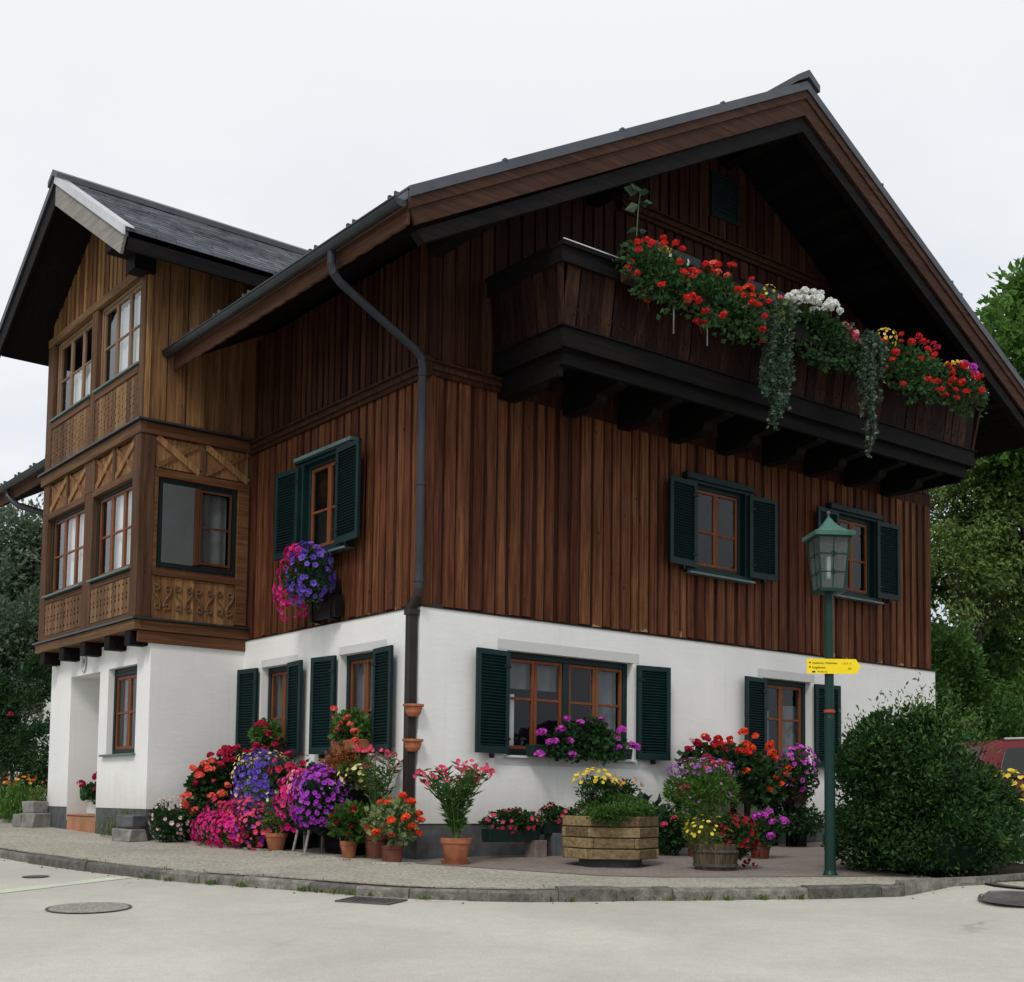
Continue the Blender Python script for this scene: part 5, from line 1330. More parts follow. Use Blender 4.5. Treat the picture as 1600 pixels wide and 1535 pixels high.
z0 = G0(-.9, 2.95)
t = thing("petunia_mound", "low spreading mound of hot pink petunias on the pavement edge", "plant", (-.92, 2.95, z0), 0, FW)
q = MB(); foliage(q, (0, 0, .17), (.24, .52, .20), 1300, .045, .6, zmin=.01); foliage(q, (.18, -.35, .30), (.20, .40, .26), 900, .045, .6, zmin=.01); foliage(q, (.16, .3, .30), (.20, .36, .24), 800, .045, .6, zmin=.01); q.build("foliage", LF['mid'], t)
q = MB()
for k in range(2): P, N_ = shell((-.02, 0, .19), (.27, .56, .24), 190); bloom_arrays(q, P, N_, .028, 0)
P, N_ = shell((.14, .3, .34), (.22, .36, .24), 120); bloom_arrays(q, P, N_, .028, 0)
q.build("blossoms", PT['hotpink'], t)
q = MB(); P, N_ = shell((.14, -.36, .32), (.24, .42, .28), 170); bloom_arrays(q, P, N_, .029); q.build("blossoms", PT['rose'], t)
z0 = G0(-.5, 2.7)
t = thing("blue_petunia_cascade", "cascade of blue violet petunias topped with cream yellow bells", "plant", (-.45, 2.78, z0), 0, FW)
q = MB(); q.box(-.2, .2, -.25, .25, 0, .4, .5); q.build("plant_stand", MAT['wood_dark'], t)
q = MB(); foliage(q, (0, 0, .72), (.29, .34, .42), 2000, .045, .6, k=16, zmin=.1); foliage(q, (.05, .1, 1.08), (.26, .36, .14), 900, .04, .6); q.build("foliage", LF['grey'], t)
q = MB()
for k in range(2): P, N_ = shell((-.05, -.04, .70), (.33, .40, .48), 210); bloom_arrays(q, P, N_, .032)
q.build("blossoms", PT['blue'], t)
q = MB(); P, N_ = shell((.02, .14, 1.08), (.28, .40, .14), 60, zlo=-.4); bloom_arrays(q, P, N_, .024, 0, False); P, N_ = shell((-.14, .26, .88), (.16, .2, .22), 26); bloom_arrays(q, P, N_, .024, 0, False); P, N_ = shell((-.08, 0, .72), (.32, .34, .35), 12); bloom_arrays(q, P, N_, .026, 0, False); q.build("blossoms", PT['cream'], t)
q = MB(); P, N_ = shell((.02, .0, 1.05), (.26, .26, .10), 36, zlo=-.3); bloom_arrays(q, P, N_, .018, 0, False); q.build("blossoms", PT['amber'], t)
z0 = G0(-.4, 2.2)
t = thing("red_petunia_bush", "bush of crimson petunias between the blue cascade and the white wall", "plant", (-.34, 2.22, z0), 0, FW)
q = MB(); q.box(-.12, .2, -.15, .2, 0, .55, .5); q.build("plant_stand", MAT['wood_dark'], t)
q = MB(); foliage(q, (0, 0, .88), (.26, .30, .26), 1500, .055, .65); q.build("foliage", LF['dark'], t)
q = MB(); P, N_ = shell((0, 0, .90), (.27, .31, .27), 56); bloom_arrays(q, P, N_, .042); q.build("blossoms", PT['crimson'], t)
z0 = G0(-.85, 2.2)
t = thing("mixed_petunias", "mixed rose and violet petunias spilling over the edging left of the small clay pot", "plant", (-.80, 2.28, z0), 0, FW)
q = MB(); foliage(q, (0, 0, .20), (.24, .34, .22), 1400, .05, .65, zmin=.01); q.build("foliage", LF['dark'], t)
q = MB(); P, N_ = shell((0, 0, .2), (.26, .36, .26), 70); bloom_arrays(q, P, N_, .034); q.build("blossoms", PT['rose'], t)
q = MB(); P, N_ = shell((.0, .06, .24), (.25, .34, .26), 60); bloom_arrays(q, P, N_, .030); q.build("blossoms", PT['violet'], t)
z0 = G0(-.7, 1.95)
t = thing("potted_marigold", "small clay pot with bushy green plant and a few yellow blooms", "potted plant", (-.72, 1.92, z0), 0, FW)
pot(t, .135, .085, .21); q = MB(); foliage(q, (0, 0, .30), (.15, .15, .14), 900, .05, .25, up=.5); foliage(q, (.02, .05, .50), (.13, .13, .17), 500, .045, .25, up=.5); q.build("foliage", LF['olive'], t)
q = MB(); P, N_ = shell((.02, .04, .60), (.14, .14, .12), 10, zlo=0); bloom_arrays(q, P, N_, .024, 0, False); q.build("blossoms", PT['cream'], t)
z0 = G0(-.5, 1.2)
t = thing("violet_petunia_ball", "big ball of violet petunias on a stand with two pale legs", "plant", (-.50, 1.18, z0), 0, FW)
q = MB(); q.box(-.18, .2, -.22, .45, .27, .32, .5)
q.build("stand_shelf", MAT['wood_dark'], t)
for a, b in (((-.17, .30, .28), (-.20, .36, 0)), ((-.18, .02, .28), (-.22, .04, 0)), ((.16, .3, .28), (.18, .34, 0)), ((.16, -.1, .28), (.18, -.12, 0))):
    q = MB(); q.tube([a, b], .016, 7, .5); q.build("leg", MAT['wood_grey'], t)
q = MB(); foliage(q, (-.0, .0, .62), (.26, .33, .35), 2200, .05, .6, zmin=.2); q.build("foliage", LF['blue'], t)
q = MB()
for k in range(2): P, N_ = shell((-.05, -.01, .62), (.32, .38, .39), 165); bloom_arrays(q, P, N_, .030)
q.build("blossoms", PT['violet'], t)
t = thing("pink_petunia_ball", "trailing ball of magenta and pink petunias left of the violet ball", "plant", (-.50, 1.62, z0), 0, FW)
q = MB(); q.lathe([(.10, .45), (.15, .62), (.14, .62)], 16, tone=.5); q.build("pot", MAT['terracotta_dark'], t)
q = MB(); q.tube([(0, .0, 0), (0, .0, .45)], .018, 8, .5); q.build("stand_post", MAT['wood_grey'], t)
q = MB(); foliage(q, (0, .04, .60), (.26, .28, .36), 1500, .05, .6, zmin=.15); q.build("foliage", LF['mid'], t)
q = MB()
for k in range(2): P, N_ = shell((-.04, .08, .58), (.27, .28, .40), 80); bloom_arrays(q, P, N_, .035)
q.build("blossoms", PT['hotpink'], t)
q = MB(); P, N_ = shell((-.12, -.08, .74), (.17, .14, .24), 44); bloom_arrays(q, P, N_, .030); q.build("blossoms", PT['pink'], t)
z0 = G0(-.3, 1.1)
t = thing("bronze_coleus", "mound of orange bronze foliage under the right eaves window, cream blooms at its side", "plant", (-.24, 1.12, z0), 0, FW)
q = MB(); q.box(-.1, .15, -.3, .3, .0, .75, .5); q.build("plant_stand", MAT['wood_dark'], t)
q = MB(); foliage(q, (0, 0, 1.02), (.26, .38, .18), 1500, .06, .7, k=18); q.build("foliage", LF['bronze'], t)
q = MB(); foliage(q, (-.02, -.30, .92), (.24, .26, .18), 900, .05, .6); q.build("foliage", LF['olive'], t)
q = MB(); P, N_ = shell((-.08, -.38, .90), (.2, .2, .13), 46); bloom_arrays(q, P, N_, .028, 0, False); q.build("blossoms", PT['cream'], t)
def oleander(name, label, loc, hgt, spread, n_st, potargs, grp, tilt=(0, 0)):
    t = thing(name, label, "potted plant", loc, 0, grp)
    if potargs: pot(t, *potargs)
    zb = potargs[2] if potargs else .1
    stq, fl, P, tips = MB(), MB(), [], []
    for k in range(n_st):
        a = 2*math.pi*k/n_st+random.uniform(-.3, .3); r = spread*random.uniform(.25, 1); h = hgt*random.uniform(.72, 1.0)
        b = Vector((random.uniform(-.03, .03), random.uniform(-.03, .03), zb*.9)); e = Vector((r*math.cos(a)+tilt[0], r*math.sin(a)+tilt[1], zb+h))
        m_ = b.lerp(e, .5)+Vector((-.12*r*math.cos(a), -.12*r*math.sin(a), .06))
        pts = [b, b.lerp(m_, .5), m_, m_.lerp(e, .5), e]; stq.tube(pts, [.007, .006, .005, .004, .003], 5, .5, caps=False); tips.append(e)
        nl = 34
        f = rng.uniform(.12, 1, nl); seg = np.array([np.array(b.lerp(m_, q*2) if q < .5 else m_.lerp(e, q*2-1)) for q in f])
        D = unit(np.c_[rng.normal(0, 1, (nl, 2)), np.full(nl, .35)]); leaves(fl, seg, D, .125, .17, .15, .15, lift=.03)
    stq.build("stem", MAT['stem'], t); fl.build("foliage", LF['mid'], t)
    q = MB(); P = []; N_ = []
    for e in tips:
        for j in range(random.choice([2, 5, 6, 4, 7])): P.append(np.array(e)+rng.normal(0, .028, 3)); N_.append(rng.normal(0, .6, 3)+np.array([-.4, -.5, .5]))
    bloom_arrays(q, np.array(P), np.array(N_), .026); q.build("blossoms", PT['rose'], t)
    return t
oleander("potted_oleander", "tall oleander with few pink blooms behind the red geranium by the downpipe", (-.26, .42, G0(-.26, .42)), .98, .30, 12, (.14, .11, .26, 'terracotta_dark'), FW, (0, -.12))
z0 = G0(-.5, .58)
t = thing("potted_begonia", "small clay pot of dark red begonias on the edging", "potted plant", (-.52, .58, z0), 0, FW)
pot(t, .10, .07, .19); q = MB(); foliage(q, (.02, 0, .36), (.20, .18, .20), 420, .11, .85, up=.3); q.build("foliage", LF['mid'], t)
add_heads(t, 'darkred', spaced((.02, 0, .40), (.20, .19, .18), 9, .10), .045); add_heads(t, 'red', [(-.10, .03, .47), (-.02, -.12, .50), (-.1, -.1, .27)], .045)
z0 = G0(-.4, -.1)
t = thing("potted_geranium", "orange red geranium with cream edged leaves in a dark clay pot at the house corner", "potted plant", (-.40, -.13, z0), 0, FW)
pot(t, .125, .105, .18, 'terracotta_dark'); q = MB(); foliage(q, (0, 0, .42), (.27, .27, .22), 560, .07, .95, k=16); q.build("foliage", LF['varieg'], t)
sm = MB(); add_heads(t, 'orange', spaced((.0, -.02, .46), (.29, .28, .22), 13, .12), .052, sm, (0, 0, .2)); add_heads(t, 'orange', [(.15, -.12, .66), (.08, -.06, .72), (.22, -.17, .52), (-.02, .1, .68)], .06, sm, (0, 0, .2))

# --- window sills
def sill_box(label, loc, L, axis, heads, fol, mat='trough_brown', kind='crimson', r=.055, leaf='mid', n=900, hgt=.16, dep=.17):
    t = thing("window_flower_box", label, "flower box", loc, 0 if axis == 'x' else R(90), FS)
    q = MB(); q.prism([(-dep/2+.02, 0), (dep/2-.02, 0), (dep/2, hgt), (-dep/2, hgt)], -L/2, L/2, 0, .5); bevel(q.build("box", MAT[mat], t), .008)
    q = MB(); foliage(q, (0, 0, hgt+.12), fol, n, .07, .9, k=18); q.build("foliage", LF[leaf], t)
    sm = MB(); add_heads(t, kind, heads, r, sm)
    return t
sill_box("crimson geraniums in a brown box on the left eaves window sill", (-.10, 3.33, 1.205), .62, 'y',
         [(-.30, .05, .22), (-.22, .14, .30), (-.1, .12, .40), (.02, .12, .44), (.08, .10, .35), (.25, .08, .28), (-.2, .18, .10), (-.02, .2, .14), (-.38, .12, .15), (.14, .12, .42)], (.34, .16, .18))
sill_box("coral pink geraniums in a clay box on the right eaves window sill", (-.10, 1.28, 1.205), .66, 'y',
         [(.30, .02, .40), (.12, .10, .38), (.20, .10, .44), (-.05, .08, .42), (-.15, .10, .34), (.08, .14, .28), (.34, .04, .55), (-.30, .12, .14), (-.25, .10, .25), (.02, .14, .36), (-.3, .1, .05)], (.34, .16, .20), 'terracotta', 'coral', .05)
t = sill_box("purple geraniums trailing from a green box on the wide court window sill", (2.33, -.10, 1.205), 1.62, 'x', [], (.1, .1, .1), 'trough', 'purple', .055, 'mid', 10, .13, .17)
q = MB(); foliage(q, (.05, -.02, .20), (.62, .16, .17), 1500, .07, .9, k=26); foliage(q, (.12, -.03, .30), (.32, .14, .15), 700, .07, .9); foliage(q, (0, -.10, .06), (.70, .08, .12), 500, .06, .9); q.build("foliage", LF['dark'], t)
sm = MB()
add_heads(t, 'purple', [(-.30, -.1, .46), (-.07, -.08, .42), (.26, -.08, .47), (-.42, -.12, .32), (-.30, -.14, .20), (-.52, -.12, .18), (-.72, -.12, .28), (-.62, -.14, .16), (-.76, -.14, .02), (-.28, -.16, .03), (.5, -.1, .25), (.52, -.12, .14), (.60, -.1, .36), (.74, -.12, .18), (.83, -.12, .16), (.05, -.1, .44)], .062, sm)
# hanging petunias below the eaves wall's upper window
t = thing("hanging_petunias", "magenta and violet petunias cascading from a bracket box below the upper eaves window", "flower box", (-.24, 2.02, 3.32), 0, FS)
q = MB(); q.box(-.1, .15, -.30, .36, -.12, .10, .5); bevel(q.build("box", MAT['trough'], t), .01)
q = MB(); q.box(.10, .24, -.25, -.21, -.45, .05, .5); q.box(.10, .24, .2, .24, -.45, .05, .5); q.box(.12, .23, -.34, .30, -.42, -.15, .5); q.build("bracket", MAT['iron'], t)
q = MB(); foliage(q, (-.08, .0, .06), (.25, .42, .40), 2200, .05, .6, zmin=-.5); q.build("foliage", LF['dark'], t)
q = MB(); P, N_ = shell((-.10, -.10, .08), (.26, .32, .40), 120, zlo=-.8); bloom_arrays(q, P, N_, .040); q.build("blossoms", PT['blue'], t)
q = MB()
for k in range(2): P, N_ = shell((-.10, .34, -.02), (.22, .20, .40), 60, zlo=-.9); bloom_arrays(q, P, N_, .036)
P, N_ = shell((-.10, .22, .38), (.16, .16, .12), 30, zlo=-.2); bloom_arrays(q, P, N_, .036)
q.build("blossoms", PT['hotpink'], t)
# empty half pots on the downpipe
for z, lb in ((1.66, "empty clay half pot clipped to the brown downpipe, the upper one"), (1.27, "empty clay half pot clipped to the brown downpipe, the lower one")):
    t = thing("wall_pot", lb, "wall pot", (-.085, -.02, z), 0, "clay half pots on the downpipe")
    q = MB(); q.lathe([(.03, -.075), (.06, -.066), (.085, -.03), (.10, .04), (.118, .042), (.118, .066), (.105, .066), (.09, .02)], 22, tone=.5); q.build("pot", MAT['terracotta'], t)
    q = MB(); q.lathe([(.001, .05), (.1, .05)], 18, tone=.5); q.build("soil", MAT['soil'], t)

# --- paved court in front of the gable
oleander("potted_oleander", "pink oleander in a big clay pot with saucer in front of the corner", (.02, -.72, G0(.02, -.72)+.02), .78, .42, 30, (.165, .115, .26, 'terracotta', True), FC)
def trough(label, x0, x1, y, z, n, heads):
    t = thing("flower_trough", label, "flower trough", ((x0+x1)/2, y, z), 0, FC); L = x1-x0
    q = MB(); q.prism([(-.07, 0), (.07, 0), (.09, .15), (-.09, .15)], -L/2, L/2, 0, .5); bevel(q.build("box", MAT['trough'], t), .008)
    q = MB(); foliage(q, (0, -.03, .22), (L*.52, .16, .13), n, .05, .7, k=16); q.build("foliage", LF['dark'], t)
    q = MB(); P, N_ = shell((0, -.05, .22), (L*.54, .18, .14), heads); bloom_arrays(q, P, N_, .026); q.build("blossoms", PT['rose'], t); return t
trough("long green trough of rose pink impatiens by the plinth", .72, 1.46, -.32, .20, 1300, 46)
trough("short green trough of rose pink impatiens partly behind the timber planter", 1.56, 2.12, -.26, .28, 800, 24)
t = thing("stone_block", "rough concrete block propping the flower troughs", "block", (1.44, -.34, G0(1.44, -.34)), R(8), None)
q = MB(); q.box(-.10, .10, -.09, .09, -.02, .20, .5); bevel(q.build("block", MAT['concrete'], t), .012, 2)
t = thing("stone_block", "dark block under the shorter flower trough", "block", (1.9, -.26, G0(1.9, -.26)), 0, None)
q = MB(); q.box(-.2, .2, -.09, .09, -.02, .268, .5); bevel(q.build("block", MAT['stone_dark'], t), .012, 2)
# hexagonal timber planter
HX, HY = 1.43, -1.62; z0 = G0(HX, HY)
t = thing("timber_planter", "six sided planter of stacked weathered boards with green cushion and yellow daisies", "planter", (HX, HY, z0), 0, FC)
q = MB(); q.lathe([(.34, -.03), (.34, .075)], 6, tone=.5, ph=R(22)); q.build("base", MAT['stone_dark'], t)
ph = R(22)
for lay in range(4):
    za, zb_ = .08+lay*.115, .08+lay*.115+.105
    for k in range(6):
        a0_, a1_ = ph+k*math.pi/3, ph+(k+1)*math.pi/3
        rr = .52; A = Vector((rr*math.cos(a0_), rr*math.sin(a0_), 0)); B = Vector((rr*math.cos(a1_), rr*math.sin(a1_), 0))
        d = (B-A).normalized(); n_ = Vector((d.y, -d.x, 0)); e = .012 if (lay+k) % 2 else -.045
        A2, B2 = A-d*e-n_*.0, B+d*e; off_ = random.uniform(-.006, .006)
        q = MB(); q.hexa([A2+n_*off_, B2+n_*off_, B2-n_*.05, A2-n_*.05]+[v for v in ()] + [A2+n_*off_+Vector((0, 0, .105)), B2+n_*off_+Vector((0, 0, .105)), B2-n_*.05+Vector((0, 0, .105)), A2-n_*.05+Vector((0, 0, .105))], random.random())
        q.V[-1][:, 2] += za
        bevel(q.build("board", MAT['planter_wood'], t), .008, 2)
q = MB(); q.lathe([(.001, .46), (.46, .46)], 6, tone=.5, ph=ph); q.build("soil", MAT['soil'], t)
q = MB(); foliage(q, (0.03, 0, .60), (.47, .44, .15), 8000, .034, .6, k=60, spread=.18, inner=.6); foliage(q, (-.20, -.32, .55), (.34, .16, .12), 2600, .032, .6, k=24); q.build("cushion", LF['mid'], t)
q = MB(); foliage(q, (-.16, .10, .84), (.20, .20, .13), 900, .04, .5, up=.5); foliage(q, (.20, .06, .80), (.20, .18, .12), 900, .04, .6); q.build("foliage", LF['dark'], t)
sm = MB()
for k in range(26): b = Vector((random.uniform(-.3, .32), random.uniform(-.05, .2), .52)); sm.tube([b, b+Vector((random.uniform(-.07, .07), random.uniform(-.05, .05), .26))], .003, 4, .5)
sm.build("stem", MAT['twig'], t)
q = MB(); P, N_ = shell((-.16, .08, .90), (.25, .22, .13), 80, zlo=-.2); bloom_arrays(q, P, unit(N_+np.array([0, -.3, .6])), .024, 0, False); q.build("blossoms", PT['yellow'], t)
q = MB(); P, N_ = shell((.22, .06, .86), (.22, .2, .10), 30, zlo=0); bloom_arrays(q, P, N_, .018, 0, False); q.build("blossoms", PT['amber'], t)
# small rose and broad leaved plant behind
z0 = G0(3.05, -.85)
t = thing("rose_bush", "low rose bush with two pink blooms right of the timber planter", "plant", (3.08, -.85, z0), 0, FC)
q = MB(); foliage(q, (0, 0, .30), (.26, .22, .25), 800, .065, .7, zmin=.02); q.build("foliage", LF['dark'], t)
add_heads(t, 'rose', [(-.08, -.2, .46), (.08, -.2, .43), (-.2, -.14, .38)], .05)
z0 = G0(3.1, -.35)
t = thing("broad_leaf_plant", "broad leaved green plant against the white wall behind the timber planter", "plant", (3.05, -.38, z0), 0, FC)
q = MB(); foliage(q, (.1, 0, .42), (.36, .20, .24), 120, .17, .75, up=.1, wild=.6); foliage(q, (.3, .0, .3), (.35, .2, .26), 260, .13, .7, zmin=.03); q.build("foliage", LF['blue'], t)
# bench with long boxes of red geraniums
z0 = G0(4.8, -.35)
t = thing("plant_bench", "dark wooden bench carrying the red geranium box by the small window", "bench", (4.85, -.36, z0), 0, None)
q = MB(); q.box(-1.05, 1.05, -.16, .16, .60, .645, .5); bevel(q.build("top", MAT['wood_dark_x'], t), .006)
for x in (-.95, .1, .95):
    for y in (-.12, .12):
        q = MB(); q.box(x-.03, x+.03, y-.03, y+.03, -.02, .60, .5); q.build("leg", MAT['wood_dark'], t)
t = thing("geranium_box", "long brown box of red to orange geraniums standing on the dark bench", "flower box", (4.75, -.36, z0+.645), 0, FC)
q = MB(); q.box(-.85, .85, -.11, .11, 0, .26, .5); bevel(q.build("box", MAT['trough_brown'], t), .008)
q = MB(); foliage(q, (-.1, -.02, .46), (.80, .22, .24), 2600, .08, .9, k=30); foliage(q, (.45, -.14, .28), (.55, .14, .34), 1300, .08, .9, k=20); q.build("foliage", LF['dark'], t)
sm = MB()
add_heads(t, 'crimson', spaced((-.62, -.12, .56), (.30, .2, .20), 15, .075), .066, sm); add_heads(t, 'crimson', [(-.98, -.16, .42), (-.66, -.2, .34), (-.78, -.2, .30)], .06, sm)
add_heads(t, 'red', spaced((-.12, -.08, .66), (.30, .2, .15), 10, .09, zlo=-.3), .066, sm)
add_heads(t, 'orange', spaced((.40, -.1, .60), (.32, .2, .18), 14, .09, zlo=-.3), .066, sm); add_heads(t, 'orange', [(.12, -.12, .90), (.38, -.1, .86), (-.56, -.08, .80), (.05, -.22, .38), (.62, -.25, .30), (.85, -.2, .38), (.95, -.18, .44), (.72, -.25, .22), (.5, -.25, .14), (1.02, -.2, .28)], .066, sm)
add_heads(t, 'pale', [(-.78, -.05, .76), (-.35, -.1, .70)], .05, sm)

t = thing("magenta_petunias", "magenta petunias trailing at the right end of the bench below the small window", "plant", (5.98, -.46, z0+.05), 0, FC)
q = MB(); q.lathe([(.12, .52), (.17, .78), (.16, .78)], 16, tone=.5); q.build("pot", MAT['trough_brown'], t)
q = MB(); q.box(-.1, .1, -.1, .1, -.1, .52, .5); q.build("pot_stand", MAT['wood_dark'], t)
q = MB(); foliage(q, (0, 0, .92), (.30, .24, .36), 1600, .055, .65); foliage(q, (-.1, -.1, .36), (.38, .26, .26), 1100, .07, .6); q.build("foliage", LF['dark'], t)
q = MB(); P, N_ = shell((0, -.02, .98), (.32, .26, .36), 100); bloom_arrays(q, P, N_, .034); q.build("blossoms", PT['purple'], t)
z0 = G0(3.2, -1.15)
t = thing("tall_nemesia", "tall leafy pot plant with a lilac and pink crown in front of the bench", "potted plant", (3.30, -1.2, z0), 0, FC)
pot(t, .2, .15, .32, 'terracotta_dark'); q = MB(); foliage(q, (0, 0, .70), (.42, .36, .42), 3000, .07, .3, k=22, up=.6); q.build("foliage", LF['bright'], t)
q = MB(); P, N_ = shell((.02, 0, 1.03), (.42, .36, .16), 150, zlo=-.35); bloom_arrays(q, P, N_, .020, 0, False); P, N_ = shell((0, 0, .72), (.44, .38, .36), 26); bloom_arrays(q, P, N_, .018, 0, False); q.build("blossoms", PT['lilac'], t)
add_heads(t, 'rose', [(-.36, -.1, .84), (.28, -.2, 1.02), (.0, -.22, 1.12), (-.14, -.2, 1.06), (-.4, -.05, .80)], .045)
z0 = G0(1.98, -2.62)
t = thing("half_barrel", "wooden half barrel with yellow daisies and dark red trailing blooms", "planter", (2.02, -2.60, z0), 0, FC)
q = MB(); prof = [(.20, -.02), (.225, .06), (.245, .18), (.255, .28), (.235, .28), (.23, .24)]
for k in range(18):
    a0_, a1_ = 2*math.pi*k/18+.008, 2*math.pi*(k+1)/18-.008; V = []; F_ = []
    for r, z in prof:
        V += [(r*math.cos(a0_), r*math.sin(a0_), z), (r*math.cos(a1_), r*math.sin(a1_), z)]
    F_ = [(2*i, 2*i+1, 2*i+3, 2*i+2) for i in range(len(prof)-1)]; q.add(V, F_, random.random())
q.build("stave", MAT['barrel'], t)
q = MB(); q.lathe([(.222, .04), (.235, .04), (.24, .07), (.226, .07)], 36, tone=.5); q.lathe([(.245, .19), (.258, .19), (.261, .215), (.248, .215)], 36, tone=.5); q.build("hoop", MAT['cast_iron'], t)
q = MB(); q.lathe([(.001, .25), (.235, .25)], 18, tone=.5); q.build("soil", MAT['soil'], t)
q = MB(); foliage(q, (-.12, 0, .36), (.24, .2, .16), 1000, .05, .25, up=.4); q.build("foliage", LF['olive'], t)
q = MB(); foliage(q, (.22, -.04, .34), (.24, .22, .22), 1100, .06, .6, zmin=.05); q.build("foliage", LF['dark'], t)
q = MB(); P, N_ = shell((-.14, -.02, .42), (.25, .21, .14), 34, zlo=-.4); bloom_arrays(q, P, unit(N_+np.array([0, 0, .7])), .020, 0, False); q.build("blossoms", PT['yellow'], t)
q = MB()
for k in range(2): P, N_ = shell((.22, -.06, .36), (.24, .24, .22), 60); bloom_arrays(q, P, N_, .030, 0, False)
P, N_ = shell((.38, -.14, .14), (.10, .10, .12), 22); bloom_arrays(q, P, N_, .026, 0, False)
q.build("blossoms", PT['darkred'], t)
z0 = G0(3.7, -1.75)
t = thing("potted_geranium", "bright purple geranium low down behind the half barrel", "potted plant", (3.72, -1.75, z0), 0, FC)
pot(t, .13, .1, .2, 'terracotta_dark'); q = MB(); foliage(q, (0, 0, .34), (.24, .22, .18), 700, .07, .85); q.build("foliage", LF['dark'], t)
sm = MB(); add_heads(t, 'purple', [(-.18, -.1, .50), (-.08, -.14, .52), (.05, -.1, .56), (-.02, -.2, .44), (.30, -.12, .44), (.24, -.16, .46), (-.05, -.2, .28)], .055, sm, (0, 0, .2))

# --- balcony flower row
def bal_box(x0, x1, label, leaf, n, zc=6.86, dz=.22, dy=.18, size=.07):
    t = thing("balcony_flower_box", label, "flower box", ((x0+x1)/2, -1.50, 6.59+.009*((x0+x1)/2-1.05)), 0, FB)
    L = x1-x0-.02; q = MB(); q.box(-L/2, L/2, -.07, .10, .0, .15, .5); q.build("box", MAT['trough_brown'], t)
    q = MB(); foliage(q, (0, -.02, .20), (L*.62, dy, dz*.85), int(n*.95), size, .8, k=30, spread=.26); foliage(q, (0, -.13, -.02), (L*.55, .09, .30), int(n*.3), size, .8, k=16, spread=.35); q.build("foliage", LF[leaf], t)
    return t
t = bal_box(1.72, 2.66, "red geraniums and yellow daisies at the balcony's left end, tall sunflower seedling behind", 'balcony', 1500, dz=.36)
sm = MB(); add_heads(t, 'red', spaced((-.02, -.15, .16), (.52, .20, .40), 22, .12), .052, sm)
q = MB(); P, N_ = shell((.05, -.02, .46), (.22, .12, .10), 18); bloom_arrays(q, P, N_, .020, 0, False); q.build("blossoms", PT['amber'], t)
q = MB(); P, N_ = shell((.30, -.02, .42), (.2, .12, .08), 16); bloom_arrays(q, P, N_, .018, 0, False); q.build("blossoms", PT['white'], t)
t = thing("sunflower_seedling", "tall pale green seedling with few leaves rising from the balcony box", "plant", (1.93, -1.45, 6.85), 0, FB)
q = MB(); q.tube([(0, 0, 0), (.0, 0, .35), (.02, 0, .62), (.05, 0, .86)], .008, 6, .5); q.build("stem", MAT['stem'], t)
q = MB()
for zz, n_, s_ in ((.88, 6, .17), (.72, 4, .16), (.42, 3, .14)):
    a = rng.uniform(0, 6.28, n_); leaves(q, np.c_[np.full(n_, .03), np.zeros(n_), np.full(n_, zz)], np.c_[np.cos(a), np.sin(a), np.full(n_, -.1)], s_, .7, .12, .05)
q.build("foliage", LF['ivy'], t)
t = bal_box(2.68, 3.95, "scarlet geraniums hanging over the middle left of the balcony railing", 'balcony', 2000, dz=.28)
sm = MB(); add_heads(t, 'red', spaced((-.02, -.14, .06), (.68, .20, .44), 30, .115), .052, sm); add_heads(t, 'coral', [(-.14, 0, .58), (-.10, -.02, .48), (.1, 0, .50)], .06, sm); add_heads(t, 'orange', [(.36, -.1, .36), (.42, -.1, .40), (.4, -.12, .28)], .075, sm)
def ivy(label, x, w, drop, n):
    t = thing("trailing_ivy", label, "plant", (x, -1.56, 6.84), 0, FB)
    q = MB(); sm = MB(); ns = int(20*w/.3)
    for k in range(ns):
        xx = rng.normal(0, w*.45); L = drop*rng.uniform(.45, 1.0)*max(.35, 1-abs(xx)/(w*1.6)); yo = rng.uniform(-.10, .06)
        pts = [Vector((xx*.8, .05, .05)), Vector((xx, yo-.06, .06))]
        for j in range(1, 9): pts.append(Vector((xx+rng.normal(0, .02)-.035*j*rng.uniform(0, .5), yo-.05+rng.normal(0, .012), -L*j/8)))
        sm.tube(pts, .003, 4, .5, caps=False)
        m_ = int(n/ns*L/drop*1.4); f = rng.uniform(0, len(pts)-1.001, m_); i_ = f.astype(int); pa = np.array([list(p) for p in pts]); P = pa[i_]+(pa[i_+1]-pa[i_])*(f-i_)[:, None]
        leaves(q, P+rng.normal(0, .012, P.shape), np.tile([0, -.6, -.3], (m_, 1)), .052, .85, .8, -.1)
    foliage(q, (0, 0, .05), (w*.9, .14, .13), 500, .055, .85)
    q.build("foliage", LF['ivy'], t); sm.build("stem", MAT['twig'], t); return t
ivy("broad curtain of grey green ivy trailing far below the balcony's centre", 4.24, .38, 1.75, 5200)
t = bal_box(3.97, 4.50, "small box with yellow and pink blooms above the broad ivy curtain", 'olive', 500)
q = MB(); P, N_ = shell((-.14, -.1, .30), (.14, .1, .2), 20); bloom_arrays(q, P, N_, .020, 0, False); q.build("blossoms", PT['yellow'], t)
add_heads(t, 'rose', [(.06, -.08, .42), (.1, -.1, .36), (.22, -.14, .30)], .05)
t = bal_box(4.52, 5.95, "white geraniums, pink ones beside them, between the two ivy curtains", 'dark', 1700, dz=.25)
sm = MB(); add_heads(t, 'white', spaced((-.20, -.04, .46), (.46, .18, .18), 26, .08, zlo=-.1), .068, sm); add_heads(t, 'pink', [(.34, -.12, .36), (.44, -.12, .32), (.52, -.14, .28), (.50, -.12, .20)], .062, sm); add_heads(t, 'rose', [(.40, -.14, .30), (.58, -.12, .24), (.49, -.15, .25)], .06, sm)
ivy("narrow strand of grey green ivy trailing right of the white geraniums", 6.12, .24, 1.65, 2400)
